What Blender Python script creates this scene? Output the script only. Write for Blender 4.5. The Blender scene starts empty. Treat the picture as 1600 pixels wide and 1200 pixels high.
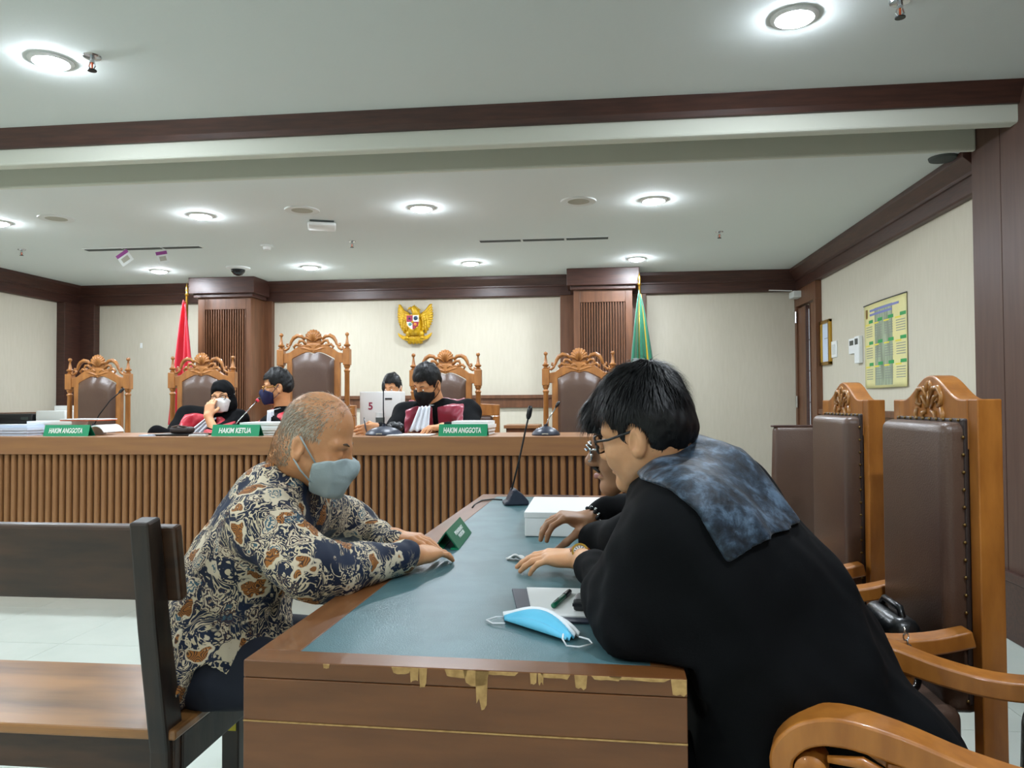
import bpy, bmesh, math, random
import numpy as np
from mathutils import Matrix, Vector, Euler
random.seed(7); rng = np.random.default_rng(7)
scn = bpy.context.scene
C = scn.collection
# ------------------------------------------------------------------ camera
F, EYE = 1180.0, 1.22                       # focal length in pixels of a 1600x1200 frame, eye height
YAW, PITCH, ROLL = math.radians(6.28), math.radians(1.39), 0.0052
fw = np.array([-math.sin(YAW)*math.cos(PITCH), math.cos(YAW)*math.cos(PITCH), math.sin(PITCH)])
r0 = np.array([math.cos(YAW), math.sin(YAW), 0.0]); u0 = np.cross(r0, fw)
rt = math.cos(ROLL)*r0 - math.sin(ROLL)*u0; up = math.sin(ROLL)*r0 + math.cos(ROLL)*u0
O3 = np.array([0, 0, EYE])
def P(px, py, X=None, Y=None, Z=None):      # pixel + one known coordinate -> point in the room
    d = fw*F + rt*(px-800) - up*(py-600)
    t = (X-O3[0])/d[0] if X is not None else (Y-O3[1])/d[1] if Y is not None else (Z-O3[2])/d[2]
    return O3 + d*t
cam = bpy.data.objects.new('camera', bpy.data.cameras.new('camera')); C.objects.link(cam)
cam.data.sensor_width = 36; cam.data.lens = 36*F/1600; cam.data.clip_start = 0.05
cam.matrix_world = Matrix(((rt[0], up[0], -fw[0], 0), (rt[1], up[1], -fw[1], 0), (rt[2], up[2], -fw[2], EYE), (0, 0, 0, 1)))
scn.camera = cam
# ------------------------------------------------------------------ world, exposure, lights
w = bpy.data.worlds.new('world'); scn.world = w; w.use_nodes = True
w.node_tree.nodes['Background'].inputs[0].default_value = (0.8, 0.9, 1, 1)
w.node_tree.nodes['Background'].inputs[1].default_value = 0.3
vs = scn.view_settings; vs.view_transform = 'Standard'; vs.look = 'None'; vs.gamma = 1; vs.use_curve_mapping = False
vs.exposure = 0.27
Z_FRONT, Z_STAGE = 2.79, 2.62               # the two ceiling heights
LAMP_E = 480.0                              # radiance of one recessed downlight
LAMPS = [(x, y, Z_STAGE) for y in (5.29, 7.45) for x in (-4.54, -2.90, -1.23, 0.415)] + \
        [(x, y, Z_FRONT) for y in (3.16, 0.9, -1.36) for x in (-5.0, -2.456, 0.822)]
# ------------------------------------------------------------------ helpers
def lin(h):
    h = h.lstrip('#'); r = []
    for i in (0, 2, 4):
        c = int(h[i:i+2], 16)/255; r.append(c/12.92 if c <= 0.04045 else ((c+0.055)/1.055)**2.4)
    return (*r, 1.0)
MATS = {}
def mat(name, col, rough=0.5, metal=0.0, col2=None, nscale=8.0, stretch=(1, 1, 1), bump=0.0, bscale=None, spec=0.5,
        coat=0.0, sheen=0.0, emit=0.0, alpha=1.0, trans=0.0, lo=0.35, hi=0.65, sss=0.0, distort=0.0):
    m = bpy.data.materials.new(name); m.use_nodes = True; nt = m.node_tree; b = nt.nodes['Principled BSDF']
    b.inputs['Base Color'].default_value = lin(col); b.inputs['Roughness'].default_value = rough
    b.inputs['Metallic'].default_value = metal; b.inputs['Specular IOR Level'].default_value = spec
    b.inputs['Coat Weight'].default_value = coat; b.inputs['Sheen Weight'].default_value = sheen
    b.inputs['Alpha'].default_value = alpha; b.inputs['Transmission Weight'].default_value = trans
    if sss: b.inputs['Subsurface Weight'].default_value = sss; b.inputs['Subsurface Radius'].default_value = (0.012, 0.005, 0.003)
    if emit:
        b.inputs['Emission Color'].default_value = lin(col); b.inputs['Emission Strength'].default_value = emit
    if col2 or bump:
        tc = nt.nodes.new('ShaderNodeTexCoord'); mp = nt.nodes.new('ShaderNodeMapping'); mp.inputs['Scale'].default_value = stretch
        nt.links.new(tc.outputs['Object'], mp.inputs[0])
        n = nt.nodes.new('ShaderNodeTexNoise'); n.inputs['Scale'].default_value = nscale; n.inputs['Detail'].default_value = 6
        n.inputs['Distortion'].default_value = distort
        nt.links.new(mp.outputs[0], n.inputs['Vector'])
        if col2:
            r = nt.nodes.new('ShaderNodeValToRGB'); r.color_ramp.elements[0].position = lo; r.color_ramp.elements[1].position = hi
            r.color_ramp.elements[0].color = lin(col); r.color_ramp.elements[1].color = lin(col2)
            nt.links.new(n.outputs[0], r.inputs[0]); nt.links.new(r.outputs[0], b.inputs['Base Color'])
        if bump:
            bp = nt.nodes.new('ShaderNodeBump'); bp.inputs['Strength'].default_value = bump; bp.inputs['Distance'].default_value = 0.01
            src = n
            if bscale:
                src = nt.nodes.new('ShaderNodeTexNoise'); src.inputs['Scale'].default_value = bscale; src.inputs['Detail'].default_value = 4
                nt.links.new(mp.outputs[0], src.inputs['Vector'])
            nt.links.new(src.outputs[0], bp.inputs['Height']); nt.links.new(bp.outputs[0], b.inputs['Normal'])
    MATS[name] = m; return m
M = MATS
# walls and ceiling
mat('cream_wall', '#cbc4b3', 0.85, col2='#c7c0ae', nscale=40, stretch=(1, 1, .15), bump=.02)
mat('ceiling_paint', '#d9dfdc', 0.9, bump=.05, nscale=60)
mat('fascia_paint', '#cdcfc2', 0.8)
mat('dark_wood', '#4a2c22', 0.42, col2='#39211a', nscale=7, stretch=(1, 1, 10), bump=.04)
mat('dark_wood_x', '#4a2c22', 0.42, col2='#39211a', nscale=7, stretch=(.7, 8, 8), bump=.04)
mat('panel_wood', '#70482f', 0.4, col2='#5c3a24', nscale=5, stretch=(6, 6, .6), bump=.04)
mat('pillar_wood', '#563c31', 0.45, col2='#4c332a', nscale=5, stretch=(6, 6, .5), bump=.04)
mat('bench_wood', '#996b42', 0.42, col2='#855b38', nscale=4, stretch=(7, 7, .7), bump=.05)
mat('bench_wood_x', '#996b42', 0.42, col2='#8d6240', nscale=4, stretch=(.6, 7, 7), bump=.05)
mat('carved_wood', '#b87630', 0.36, col2='#a06224', nscale=9, stretch=(3, 3, .8), bump=.05, coat=.25)
mat('throne_wood', '#ad733a', 0.4, col2='#935e2d', nscale=9, stretch=(3, 3, .8), bump=.05, coat=.2)
mat('leather', '#523d33', 0.36, col2='#5a4538', nscale=5, bump=.12, bscale=220, spec=.5)
mat('leather_seam', '#332723', 0.5)
mat('desk_wood', '#7a4c27', 0.36, col2='#69401f', nscale=4, stretch=(1, 5, 6), bump=.03, coat=.2)
mat('desk_wood_y', '#7a4c27', 0.36, col2='#69401f', nscale=4, stretch=(6, .8, 6), bump=.03, coat=.2)
mat('chipped_board', '#c8a368', 0.85, col2='#a98550', nscale=60)
mat('old_bench_wood', '#4b3220', 0.4, col2='#2b1d14', nscale=3.2, stretch=(1, 6, 6), bump=.15, coat=.15)
mat('old_seat_wood', '#a1713f', 0.33, col2='#5e3f26', nscale=2.6, stretch=(.8, 4.5, 4), bump=.1, coat=.3, lo=.4, hi=.75)
mat('black_wood', '#1d1815', 0.4, col2='#33261d', nscale=6, stretch=(5, 5, 1), bump=.1)
mat('tile', '#cfd8cf', 0.16, col2='#c8d2c9', nscale=3, spec=.5)
mat('grout', '#9fa8a0', 0.8)
mat('leatherette', '#43666b', 0.38, col2='#507379', nscale=9, stretch=(1, 1, 1), bump=.12, bscale=320, distort=.4)
mat('white', '#e4e6e4', 0.5); mat('off_white', '#d3d6d2', 0.55); mat('paper', '#eceeec', 0.75)
mat('paper_blue', '#c9d6e8', 0.75); mat('black_plastic', '#15171a', 0.4); mat('dark_metal', '#23262a', 0.35, metal=.6)
mat('slate_plastic', '#2a3140', 0.38); mat('chrome', '#c8ccd0', 0.18, metal=1); mat('bronze', '#7a6238', .4, metal=.8); mat('brass', '#c49a46', 0.28, metal=1)
mat('gold_paint', '#d8ae1e', 0.42, col2='#c4960f', nscale=30, metal=.15)
mat('sign_green', '#089a68', 0.45); mat('sign_green_dark', '#0a6e50', 0.35); mat('sign_text', '#f2f6f3', 0.6)
mat('flag_red', '#d0243a', 0.7, sheen=.3); mat('flag_white', '#e2e2e0', 0.75); mat('flag_green', '#0c6a4c', 0.65, sheen=.2); mat('flag_yellow', '#e6b81f', 0.6)
mat('lamp_glow', '#ecf5ff', 0.5, emit=LAMP_E)
mat('grille', '#a8a697', 0.8, bump=.3, nscale=400); mat('slot_dark', '#4a4f4c', 0.8)
mat('glass', '#ffffff', 0.05, trans=1.0); mat('lens_black', '#101316', 0.12)
mat('screen', '#39423f', 0.3); mat('orange', '#e8632c', 0.6); mat('magenta', '#8e3a86', 0.6); mat('yellow', '#d9c93a', 0.6)

def spline(pts, vals=(), n=4):             # Catmull-Rom through a list of points (and matching value lists)
    A = np.array([list(p)+[v[i] for v in vals] for i, p in enumerate(pts)], float); o = []
    for i in range(len(A)-1):
        p0, p1, p2, p3 = A[max(i-1, 0)], A[i], A[i+1], A[min(i+2, len(A)-1)]
        for k in range(n):
            t = k/n; o.append(.5*(2*p1+(p2-p0)*t+(2*p0-5*p1+4*p2-p3)*t*t+(3*p1-p0-3*p2+p3)*t**3))
    o.append(A[-1]); o = np.array(o); return o[:, :3], [o[:, 3+j] for j in range(len(vals))]
class MB:
    def __init__(s): s.v = []; s.f = []; s.m = []
    def add(s, v, f, m=0):
        o = len(s.v); s.v += [tuple(map(float, p)) for p in v]; s.f += [tuple(i+o for i in q) for q in f]; s.m += [m]*len(f); return s
    def box(s, x0, x1, y0, y1, z0, z1, m=0):
        v = [(x, y, z) for x in (x0, x1) for y in (y0, y1) for z in (z0, z1)]
        return s.add(v, [(0, 1, 3, 2), (4, 6, 7, 5), (0, 4, 5, 1), (2, 3, 7, 6), (0, 2, 6, 4), (1, 5, 7, 3)], m)
    def prism(s, poly, axis, a, b, m=0):     # poly = 2D outline in the two other axes (in x,y,z order), extruded along axis from a to b
        n = len(poly); v = []
        for t in (a, b):
            for p in poly:
                q = list(p); q.insert(axis, t); v.append(q)
        f = [tuple(range(n)), tuple(range(2*n-1, n-1, -1))] + [(i, i+n, (i+1) % n+n, (i+1) % n) for i in range(n)]
        return s.add(v, f, m)
    def lathe(s, prof, c=(0, 0, 0), axis=2, seg=16, m=0):
        v = []; n = len(prof)
        for r, h in prof:
            for k in range(seg):
                a = 2*math.pi*k/seg; q = [r*math.cos(a), r*math.sin(a)]; q.insert(axis, h) if axis != 1 else None
                if axis == 1: q = [r*math.cos(a), h, r*math.sin(a)]
                v.append([q[i]+c[i] for i in range(3)])
        f = [(i*seg+k, i*seg+(k+1) % seg, (i+1)*seg+(k+1) % seg, (i+1)*seg+k) for i in range(n-1) for k in range(seg)]
        f += [tuple(range(seg-1, -1, -1)), tuple((n-1)*seg+k for k in range(seg))]
        return s.add(v, f, m)
    def tube(s, pts, r, seg=8, m=0, cap=True, flat=1.0, ref=None):
        pts = [np.array(p, float) for p in pts]; n = len(pts); rr = r if hasattr(r, '__len__') else [r]*n
        v = []; nrm = None
        for i, p in enumerate(pts):
            t = pts[min(i+1, n-1)]-pts[max(i-1, 0)]; t = t/(np.linalg.norm(t)+1e-9)
            if nrm is None:
                g = np.array(ref, float) if ref is not None else (np.array([0, 0, 1.]) if abs(t[2]) < .9 else np.array([1., 0, 0]))
            else: g = nrm
            nrm = g-t*(g@t); nrm /= np.linalg.norm(nrm)+1e-9; bn = np.cross(t, nrm)
            for k in range(seg):
                a = 2*math.pi*k/seg; v.append(p+rr[i]*(math.cos(a)*nrm+flat*math.sin(a)*bn))
        f = [(i*seg+k, i*seg+(k+1) % seg, (i+1)*seg+(k+1) % seg, (i+1)*seg+k) for i in range(n-1) for k in range(seg)]
        if cap: f += [tuple(range(seg-1, -1, -1)), tuple((n-1)*seg+k for k in range(seg))]
        return s.add(v, f, m)
    def bar(s, pts, side, w, h, m=0):        # rectangular section swept along a path; side = constant sideways axis, w across it, h (list) the other way
        side = np.array(side, float); pts = [np.array(p, float) for p in pts]; n = len(pts); hh = h if hasattr(h, '__len__') else [h]*n
        ww = w if hasattr(w, '__len__') else [w]*n; v = []
        for i, p in enumerate(pts):
            t = pts[min(i+1, n-1)]-pts[max(i-1, 0)]; t /= np.linalg.norm(t)+1e-9; nn = np.cross(side, t)
            for a, b in ((-1, -1), (1, -1), (1, 1), (-1, 1)): v.append(p+side*a*ww[i]/2+nn*b*hh[i]/2)
        f = [(i*4+k, i*4+(k+1) % 4, (i+1)*4+(k+1) % 4, (i+1)*4+k) for i in range(n-1) for k in range(4)]
        f += [(3, 2, 1, 0), tuple(4*(n-1)+k for k in range(4))]
        return s.add(v, f, m)
    def ball(s, c, r, seg=10, rings=6, m=0):
        r = r if hasattr(r, '__len__') else (r, r, r); v = []
        for i in range(rings+1):
            t = math.pi*i/rings
            for k in range(seg):
                a = 2*math.pi*k/seg; v.append((c[0]+r[0]*math.sin(t)*math.cos(a), c[1]+r[1]*math.sin(t)*math.sin(a), c[2]-r[2]*math.cos(t)))
        f = [(i*seg+k, i*seg+(k+1) % seg, (i+1)*seg+(k+1) % seg, (i+1)*seg+k) for i in range(rings) for k in range(seg)]
        return s.add(v, f, m)
    def grid(s, fn, nu, nv, m=0):
        v = [fn(i/nu, j/nv) for i in range(nu+1) for j in range(nv+1)]
        f = [(i*(nv+1)+j, (i+1)*(nv+1)+j, (i+1)*(nv+1)+j+1, i*(nv+1)+j+1) for i in range(nu) for j in range(nv)]
        return s.add(v, f, m)
    def xf(s, T):
        s.v = [tuple(T @ Vector(p)) for p in s.v]; return s
    def build(s, name, mats, parent=None, smooth=False, bevel=0, solid=0, world=True, sub=0):
        me = bpy.data.meshes.new(name); v = s.v
        if parent is not None and world:
            b = origin(parent); v = [(p[0]-b[0], p[1]-b[1], p[2]-b[2]) for p in v]
        me.from_pydata(v, [], s.f); me.update()
        bm = bmesh.new(); bm.from_mesh(me); bmesh.ops.recalc_face_normals(bm, faces=bm.faces); bm.to_mesh(me); bm.free()
        for mm in (mats if isinstance(mats, (list, tuple)) else [mats]): me.materials.append(M[mm] if isinstance(mm, str) else mm)
        for p, k in zip(me.polygons, s.m): p.material_index = k
        o = bpy.data.objects.new(name, me); C.objects.link(o)
        if smooth:
            me.shade_smooth() if smooth is True else me.set_sharp_from_angle(angle=math.radians(smooth))
        if parent is not None: o.parent = parent
        if solid:
            q = o.modifiers.new('solid', 'SOLIDIFY'); q.thickness = solid; q.offset = 0
        if bevel:
            q = o.modifiers.new('bevel', 'BEVEL'); q.width = bevel; q.segments = 2; q.limit_method = 'ANGLE'; q.angle_limit = math.radians(40)
        if sub:
            q = o.modifiers.new('sub', 'SUBSURF'); q.levels = sub; q.render_levels = sub
        return o
def origin(o):
    r = np.zeros(3)
    while o is not None: r += np.array(o.location); o = o.parent
    return r
def tag(o, label=None, cat=None, group=None, kind=None):
    if label: o['label'] = label
    if cat: o['category'] = cat
    if group: o['group'] = group
    if kind: o['kind'] = kind
    return o
def thing(name, label, cat, loc=(0, 0, 0), rotz=0.0, group=None):
    o = bpy.data.objects.new(name, None); o.empty_display_size = .1; C.objects.link(o)
    o.location = tuple(map(float, loc)); o.rotation_euler = (0, 0, rotz)
    return tag(o, label, cat, group)
def dup(root, loc, rotz=0.0, label=None, group=None, scale=None):
    r = root.copy(); C.objects.link(r); r.location = tuple(map(float, loc)); r.rotation_euler = (0, 0, rotz)
    if label: r['label'] = label
    if group: r['group'] = group
    if scale: r.scale = scale
    for ch in [c for c in C.objects if c.parent == root]:
        c = ch.copy(); C.objects.link(c); c.parent = r
        for g in [g for g in C.objects if g.parent == ch]:
            d = g.copy(); C.objects.link(d); d.parent = c
    return r
def rbox(sx, sy, sz, r, seg=3):             # a soft-edged block round the origin, as MB
    bm = bmesh.new(); bmesh.ops.create_cube(bm, size=1)
    for v in bm.verts: v.co = Vector((v.co.x*sx, v.co.y*sy, v.co.z*sz))
    bmesh.ops.bevel(bm, geom=bm.edges[:], offset=r, segments=seg, affect='EDGES', profile=.5)
    b = MB(); b.add([v.co[:] for v in bm.verts], [[q.index for q in f.verts] for f in bm.faces]); bm.free(); return b
def text(name, s, size, mtl, parent, loc, rot, extrude=.0006, align='CENTER', sx=1.0, shear=0.0, bold=0.0):
    cu = bpy.data.curves.new(name, 'FONT'); cu.body = s; cu.size = size; cu.extrude = extrude; cu.align_x = align; cu.align_y = 'CENTER'
    cu.shear = shear; cu.offset = bold; cu.space_line = .9; cu.materials.append(M[mtl])
    tmp = bpy.data.objects.new(name, cu); C.objects.link(tmp); dg = bpy.context.evaluated_depsgraph_get()
    me = bpy.data.meshes.new_from_object(tmp.evaluated_get(dg)); bpy.data.objects.remove(tmp)
    o = bpy.data.objects.new(name, me); C.objects.link(o); o.parent = parent
    b = origin(parent) if parent is not None else np.zeros(3)
    o.location = tuple(np.array(loc, float)-b); o.rotation_euler = rot; o.scale = (sx, 1, 1)
    return o
# ================================================================== the room
XL, XR, YB, YF = -6.15, 2.20, 8.40, -2.6
XP = 2.10                                   # face of the wood panelled stretch nearest the camera
def struct(name, mb, m, label, parent=None, **k):
    o = mb.build(name, m, parent, **k); o['kind'] = 'structure'
    if parent is None: o['label'] = label
    return o
fl = struct('floor', MB().box(XL, XR+.1, YF, YB, -.06, -.004), 'grout', 'pale glossy tiled floor with thin grey joints')
TS = .62; tm = None; ti = 0
for i in range(14):
    for j in range(18):
        x0 = 2.24-TS*(i+1); y0 = YF+.01+TS*j
        if y0+TS > YB+.1 or y0 > 5.6: continue
        if tm is None:
            o = MB().box(.0012, TS-.0012, .0012, TS-.0012, -.012, 0).build('tile', 'tile', fl, bevel=.0015); tm = o.data
        else:
            o = bpy.data.objects.new('tile', tm); C.objects.link(o); o.parent = fl
        o.location = (x0, y0, 0)
struct('stage_platform', MB().box(XL, .9, 4.95, YB, 0, .18), 'tile', 'low pale platform behind the judges bench', bevel=.005)  # unseen behind the bench; pale tile chosen to bounce light onto the ceiling
struct('wall_back', MB().box(XL, XR+.1, YB, YB+.12, 0, 3.0), 'cream_wall', 'cream papered back wall behind the judges')
struct('wall_left', MB().box(XL-.12, XL, YF, YB, 0, 3.0), 'cream_wall', 'cream papered wall on the left')
struct('wall_right', MB().box(XR, XR+.12, 4.2, YB, 0, 3.0), 'cream_wall', 'cream papered wall on the right with poster')
struct('wall_front', MB().box(XL, XR+.1, YF-.12, YF, 0, 3.0), 'cream_wall', 'cream wall behind the photographer')
wp = struct('wall_panelled', MB().box(XP+.02, XR+.12, YF, 4.44, 0, 3.0), 'pillar_wood', 'dark brown wood panelled pillar wall at the right edge')
yy = 4.45
for k, wd in enumerate((.30, .62, .62, .62, .62, .62, .62, .62, .62, .62, .62)):
    MB().box(XP, XP+.02, yy-wd+.003, yy-.003, .33, 2.78).build('wood_panel', 'pillar_wood', wp, bevel=.002); yy -= wd
MB().box(XP-.03, XP, YF, 4.47, .30, .35).box(XP-.02, XP, YF, 4.46, 0, .30).build('plinth', 'dark_wood_x', wp, bevel=.006)
struct('ceiling_front', MB().box(XL, XR+.1, YF, 3.98, Z_FRONT, Z_FRONT+.1), 'ceiling_paint', 'pale grey plaster ceiling nearest the camera')
struct('ceiling_stage', MB().box(XL, XR+.1, 4.40, YB, Z_STAGE, Z_STAGE+.4), 'ceiling_paint', 'pale grey plaster ceiling over the judges')
struct('ceiling_slot', MB().box(XL, XR+.1, 3.95, 4.45, 2.98, 3.05), 'fascia_paint', 'recessed slot between the two ceiling levels')
bh = struct('ceiling_bulkhead', MB().box(XL, XR+.1, 3.975, 4.06, 2.60, 3.0), 'fascia_paint', 'cream bulkhead beam crossing the ceiling', bevel=.012)
MB().prism([(3.90, 2.79), (3.975, 2.79), (3.975, 2.69), (3.955, 2.69), (3.945, 2.72)], 0, XL, XR).build('bulkhead_moulding', 'dark_wood_x', bh, bevel=.003)
struct('ceiling_lip', MB().box(XL, XP, 4.385, 4.42, 2.595, 2.98), 'fascia_paint', 'cream fascia edging the ceiling over the judges', bevel=.012)
# crown fascias: stepped profile
def crown(name, a, b, axis, pos, sgn, label):
    prof = [(0, Z_STAGE), (.14, Z_STAGE), (.14, 2.585), (.10, 2.55), (.07, 2.52), (.07, 2.50), (.055, 2.50), (.055, 2.405), (.045, 2.395), (0, 2.395)]
    mb = MB(); mb.prism([(pos+sgn*p, z) for p, z in prof], axis, a, b)
    return struct(name, mb, 'dark_wood_x' if axis == 0 else 'dark_wood', label, bevel=.003)
crown('trim_1', XL, XR, 0, YB, -1, 'dark wood crown moulding along the back wall')
crown('trim_2', 4.46, YB, 1, XR, -1, 'dark wood crown moulding along the right wall')
crown('trim_3', YF, YB, 1, XL, 1, 'dark wood crown moulding along the left wall')
def bw(px, y=YB): return P(px, 560, Y=y)[0]
# back wall posts, strips and pilasters
def strip(n, x0, x1, d, label, mt='panel_wood', y=YB): return struct(n, MB().box(x0, x1, y-d, y, .0, 2.40), mt, label, bevel=.004)
strip('trim_4', XL, XL+.28, .10, 'dark wood corner post left of the back wall', 'dark_wood')
struct('trim_5', MB().box(XL, XL+.10, YB-.36, YB-.10, 0, 2.4), 'dark_wood', 'dark wood corner post on the left wall', bevel=.004)
strip('trim_6', bw(405), bw(429), .07, 'brown wood strip right of the left pilaster')
strip('trim_7', bw(876), bw(900), .07, 'brown wood strip left of the right pilaster')
strip('trim_8', bw(985), bw(1010), .07, 'brown wood strip behind the green flag')
def pilaster(n, px0, px1, fx0, fx1, label):
    yf = 7.98; x0, x1 = P(px0, 560, Y=yf)[0], P(px1, 560, Y=yf)[0]; a, b = P(fx0, 560, Y=yf)[0], P(fx1, 560, Y=yf)[0]
    zt = 2.27
    mb = MB().box(x0, x1, yf+.04, YB-.01, 0, 2.42).box(x0, a, yf, yf+.04, 0, 2.42).box(b, x1, yf, yf+.04, 0, 2.42).box(a, b, yf, yf+.04, zt, 2.42)
    p = struct(n, mb, 'panel_wood', label, bevel=.003)
    k = 17; st = (b-a)/k; f = MB()
    for i in range(k):
        c = a+st*(i+.5); f.prism([(c-st*.32, yf+.045), (c-st*.32, yf+.02), (c-st*.18, yf+.008), (c+st*.18, yf+.008), (c+st*.32, yf+.02), (c+st*.32, yf+.045)], 2, .0, zt)
    f.build('fluted_panel', 'panel_wood', p)['kind'] = 'stuff'
    MB().box(x0-.07, x1+.07, yf-.08, YB-.1, 2.44, Z_STAGE).box(x0-.035, x1+.035, yf-.04, YB-.1, 2.40, 2.45).build('capital', 'dark_wood_x', p, bevel=.006)
pilaster('pilaster_1', 309, 392, 320, 384, 'brown wood pilaster with fluted panel beside the red flag')
pilaster('pilaster_2', 897, 989, 907, 978, 'brown wood pilaster with fluted panel beside the green flag')
def rail(n, mb, label): return struct(n, mb, 'panel_wood', label, bevel=.004)
z0 = P(800, 637, Y=YB)[2]; z1 = P(800, 617, Y=YB)[2]
rail('trim_9', MB().box(bw(429), bw(876), YB-.05, YB, z1-.04, z1).box(bw(429), bw(876), YB-.03, YB, z0, z1-.04), 'brown wood chair rail on the middle of the back wall')
rail('trim_10', MB().box(XR-.05, XR, 4.44, 7.62, 1.09, 1.14).box(XR-.03, XR, 4.44, 7.62, .98, 1.09), 'brown wood chair rail along the right wall')
struct('baseboard_right', MB().box(XR-.03, XR, 4.44, 7.62, .33, .62).box(XR-.05, XR, 4.44, 7.62, .60, .64), 'panel_wood', 'brown wood band low on the right wall', bevel=.004)
rail('trim_11', MB().box(XL, XL+.05, YF, YB-.36, 1.09, 1.14).box(XL, XL+.03, YF, YB-.36, .98, 1.09), 'dark wood chair rail along the left wall')
# door in the right wall next to the back corner
dr = struct('door_1', MB().box(XR-.06, XR, YB-.07, YB-.01, 0, 2.22).box(XR-.06, XR, 7.62, 7.70, 0, 2.22).box(XR-.06, XR, 7.62, YB, 2.22, 2.394), 'panel_wood', 'narrow brown wood door with glass slit at the right corner', bevel=.003)
MB().box(XR-.045, XR-.005, 8.02, YB-.08, 0, 2.2).box(XR-.045, XR-.005, 7.71, 7.86, 0, 2.2).build('door_leaf', 'panel_wood', dr, bevel=.004)
for i in range(6): MB().box(XR-.02, XR-.008, 7.865, 8.015, .25+.32*i, .25+.32*i+.31).build('pane', mat('backlit_pane%d' % i, '#dfe9ef', .3, emit=.35) if i == 0 else 'backlit_pane0', dr)  # weak emission in the panes stands for backlight from beyond the door
for y in (7.865, 8.012): MB().box(XR-.05, XR-.02, y-.012, y+.012, .2, 2.2).build('glazing_bead', 'dark_wood', dr)
for z in (.3, 1.15, 2.05): MB().lathe([(.012, z), (.012, z+.12)], (XR-.065, YB-.075, 0), seg=8).build('hinge', 'chrome', dr)
MB().box(XR-.14, XR-.05, YB-.28, YB-.10, 2.30, 2.37).build('door_closer', 'off_white', dr, bevel=.01)
MB().bar([(XR-.12, YB-.15, 2.385), (XR-.35, YB-.12, 2.40)], (0, 1, 0), .025, .008).build('closer_arm', 'off_white', dr)
# ------------------------------------------------------------------ ceiling fittings
LAB = ['far left edge', 'second from the left edge, in the nearer row', 'above the middle of the room, in the nearer row', 'right, in the nearer row',
       'beside the hanging purple tags', 'right of the dome camera', 'above the gold eagle emblem', 'above the green flag',
       'far left beyond the frame', 'beside the sprinkler at the top left', 'at the top right before the bulkhead'] + ['behind the photographer, '+q for q in ('first row left', 'first row middle', 'first row right', 'second row left', 'second row middle', 'second row right')]
for i, (x, y, z) in enumerate(LAMPS):
    t = thing('downlight', 'round white recessed downlight '+LAB[i], 'downlight', (x, y, z), group='recessed ceiling downlights')
    MB().lathe([(.070, 0), (.094, 0), (.094, -.006), (.076, -.012), (.070, -.004)], seg=28).build('trim_ring', 'white', t, smooth=30, world=False)
    MB().lathe([(.072, -.004), (.066, -.016), (.045, -.024), (.001, -.027)], seg=16).build('lamp_face', 'lamp_glow', t, world=False)
def ceil(px, py, z=Z_STAGE): p = P(px, py, Z=z); return (p[0], p[1], z)
def on_ceiling(name, label, cat, px, py, z=Z_STAGE, group=None): return thing(name, label, cat, ceil(px, py, z), group=group)
for px, py, l in ((88, 341, 'left of the hanging tags'), (472, 328, 'beside the square wireless unit'), (904, 314, 'above the right end of the judges bench')):
    t = on_ceiling('ceiling_speaker', 'round flat grey ceiling speaker '+l, 'speaker', px, py, group='ceiling speakers')
    MB().lathe([(.11, 0), (.125, 0), (.122, -.008), (.108, -.006)], seg=32).build('rim', 'off_white', t, world=False, smooth=30)
    MB().lathe([(.001, -.007), (.06, -.007), (.108, -.004), (.108, 0), (.001, 0)], seg=32).build('grille', 'grille', t, world=False, smooth=30)
def sprinkler(px, py, z, l, s=1.0):
    t = on_ceiling('sprinkler', 'small chrome fire sprinkler '+l, 'sprinkler', px, py, z, 'fire sprinklers')
    MB().lathe([(.036*s, 0), (.034*s, -.006), (.014*s, -.010), (.001, -.010)], seg=20).build('rosette', 'chrome', t, world=False, smooth=30)
    MB().lathe([(.010*s, -.008), (.010*s, -.028*s)], seg=12).tube([(.010*s, 0, -.028*s), (.014*s, 0, -.042*s), (.004*s, 0, -.056*s)], .003*s, 6).tube([(-.010*s, 0, -.028*s), (-.014*s, 0, -.042*s), (-.004*s, 0, -.056*s)], .003*s, 6).build('frame', 'chrome', t, world=False)
    MB().lathe([(.001, -.056*s), (.018*s, -.057*s), (.018*s, -.061*s), (.001, -.061*s)], seg=14).build('deflector', 'dark_metal', t, world=False)
    MB().lathe([(.004*s, -.028*s), (.004*s, -.054*s)], seg=8).build('glass_bulb', 'orange', t, world=False)
sprinkler(144, 88, Z_FRONT, 'beside the large lamp at the top left', 1.1); sprinkler(1406, 2, Z_FRONT, 'at the top right edge', 1.1)
sprinkler(550, 377, Z_STAGE, 'right of the smoke detector', .9); sprinkler(1124, 362, Z_STAGE, 'right of the long air slot', .9); sprinkler(34, 390, Z_STAGE, 'near the left edge', .9)
t = on_ceiling('smoke_detector', 'small white smoke detector between the dome camera and wireless unit', 'detector', 417, 383)
MB().lathe([(.055, 0), (.055, -.012), (.045, -.018)], seg=24).build('base', 'off_white', t, world=False, smooth=30)
MB().lathe([(.036, -.018), (.030, -.042), (.001, -.044)], seg=24).build('sensor_cap', 'white', t, world=False, smooth=30)
t = on_ceiling('dome_camera', 'white dome camera with black lens above the left pilaster', 'camera', 372, 418)
MB().lathe([(.12, 0), (.12, -.012), (.085, -.022), (.07, -.022)], seg=28).build('housing', 'white', t, world=False, smooth=30)
MB().lathe([(.072, -.020), (.066, -.045), (.045, -.072), (.018, -.084), (.001, -.086)], seg=28).build('dome_lens', 'lens_black', t, world=False, smooth=True)
t = on_ceiling('wireless_unit', 'square white wireless access point under the ceiling', 'router', 503, 348)
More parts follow.
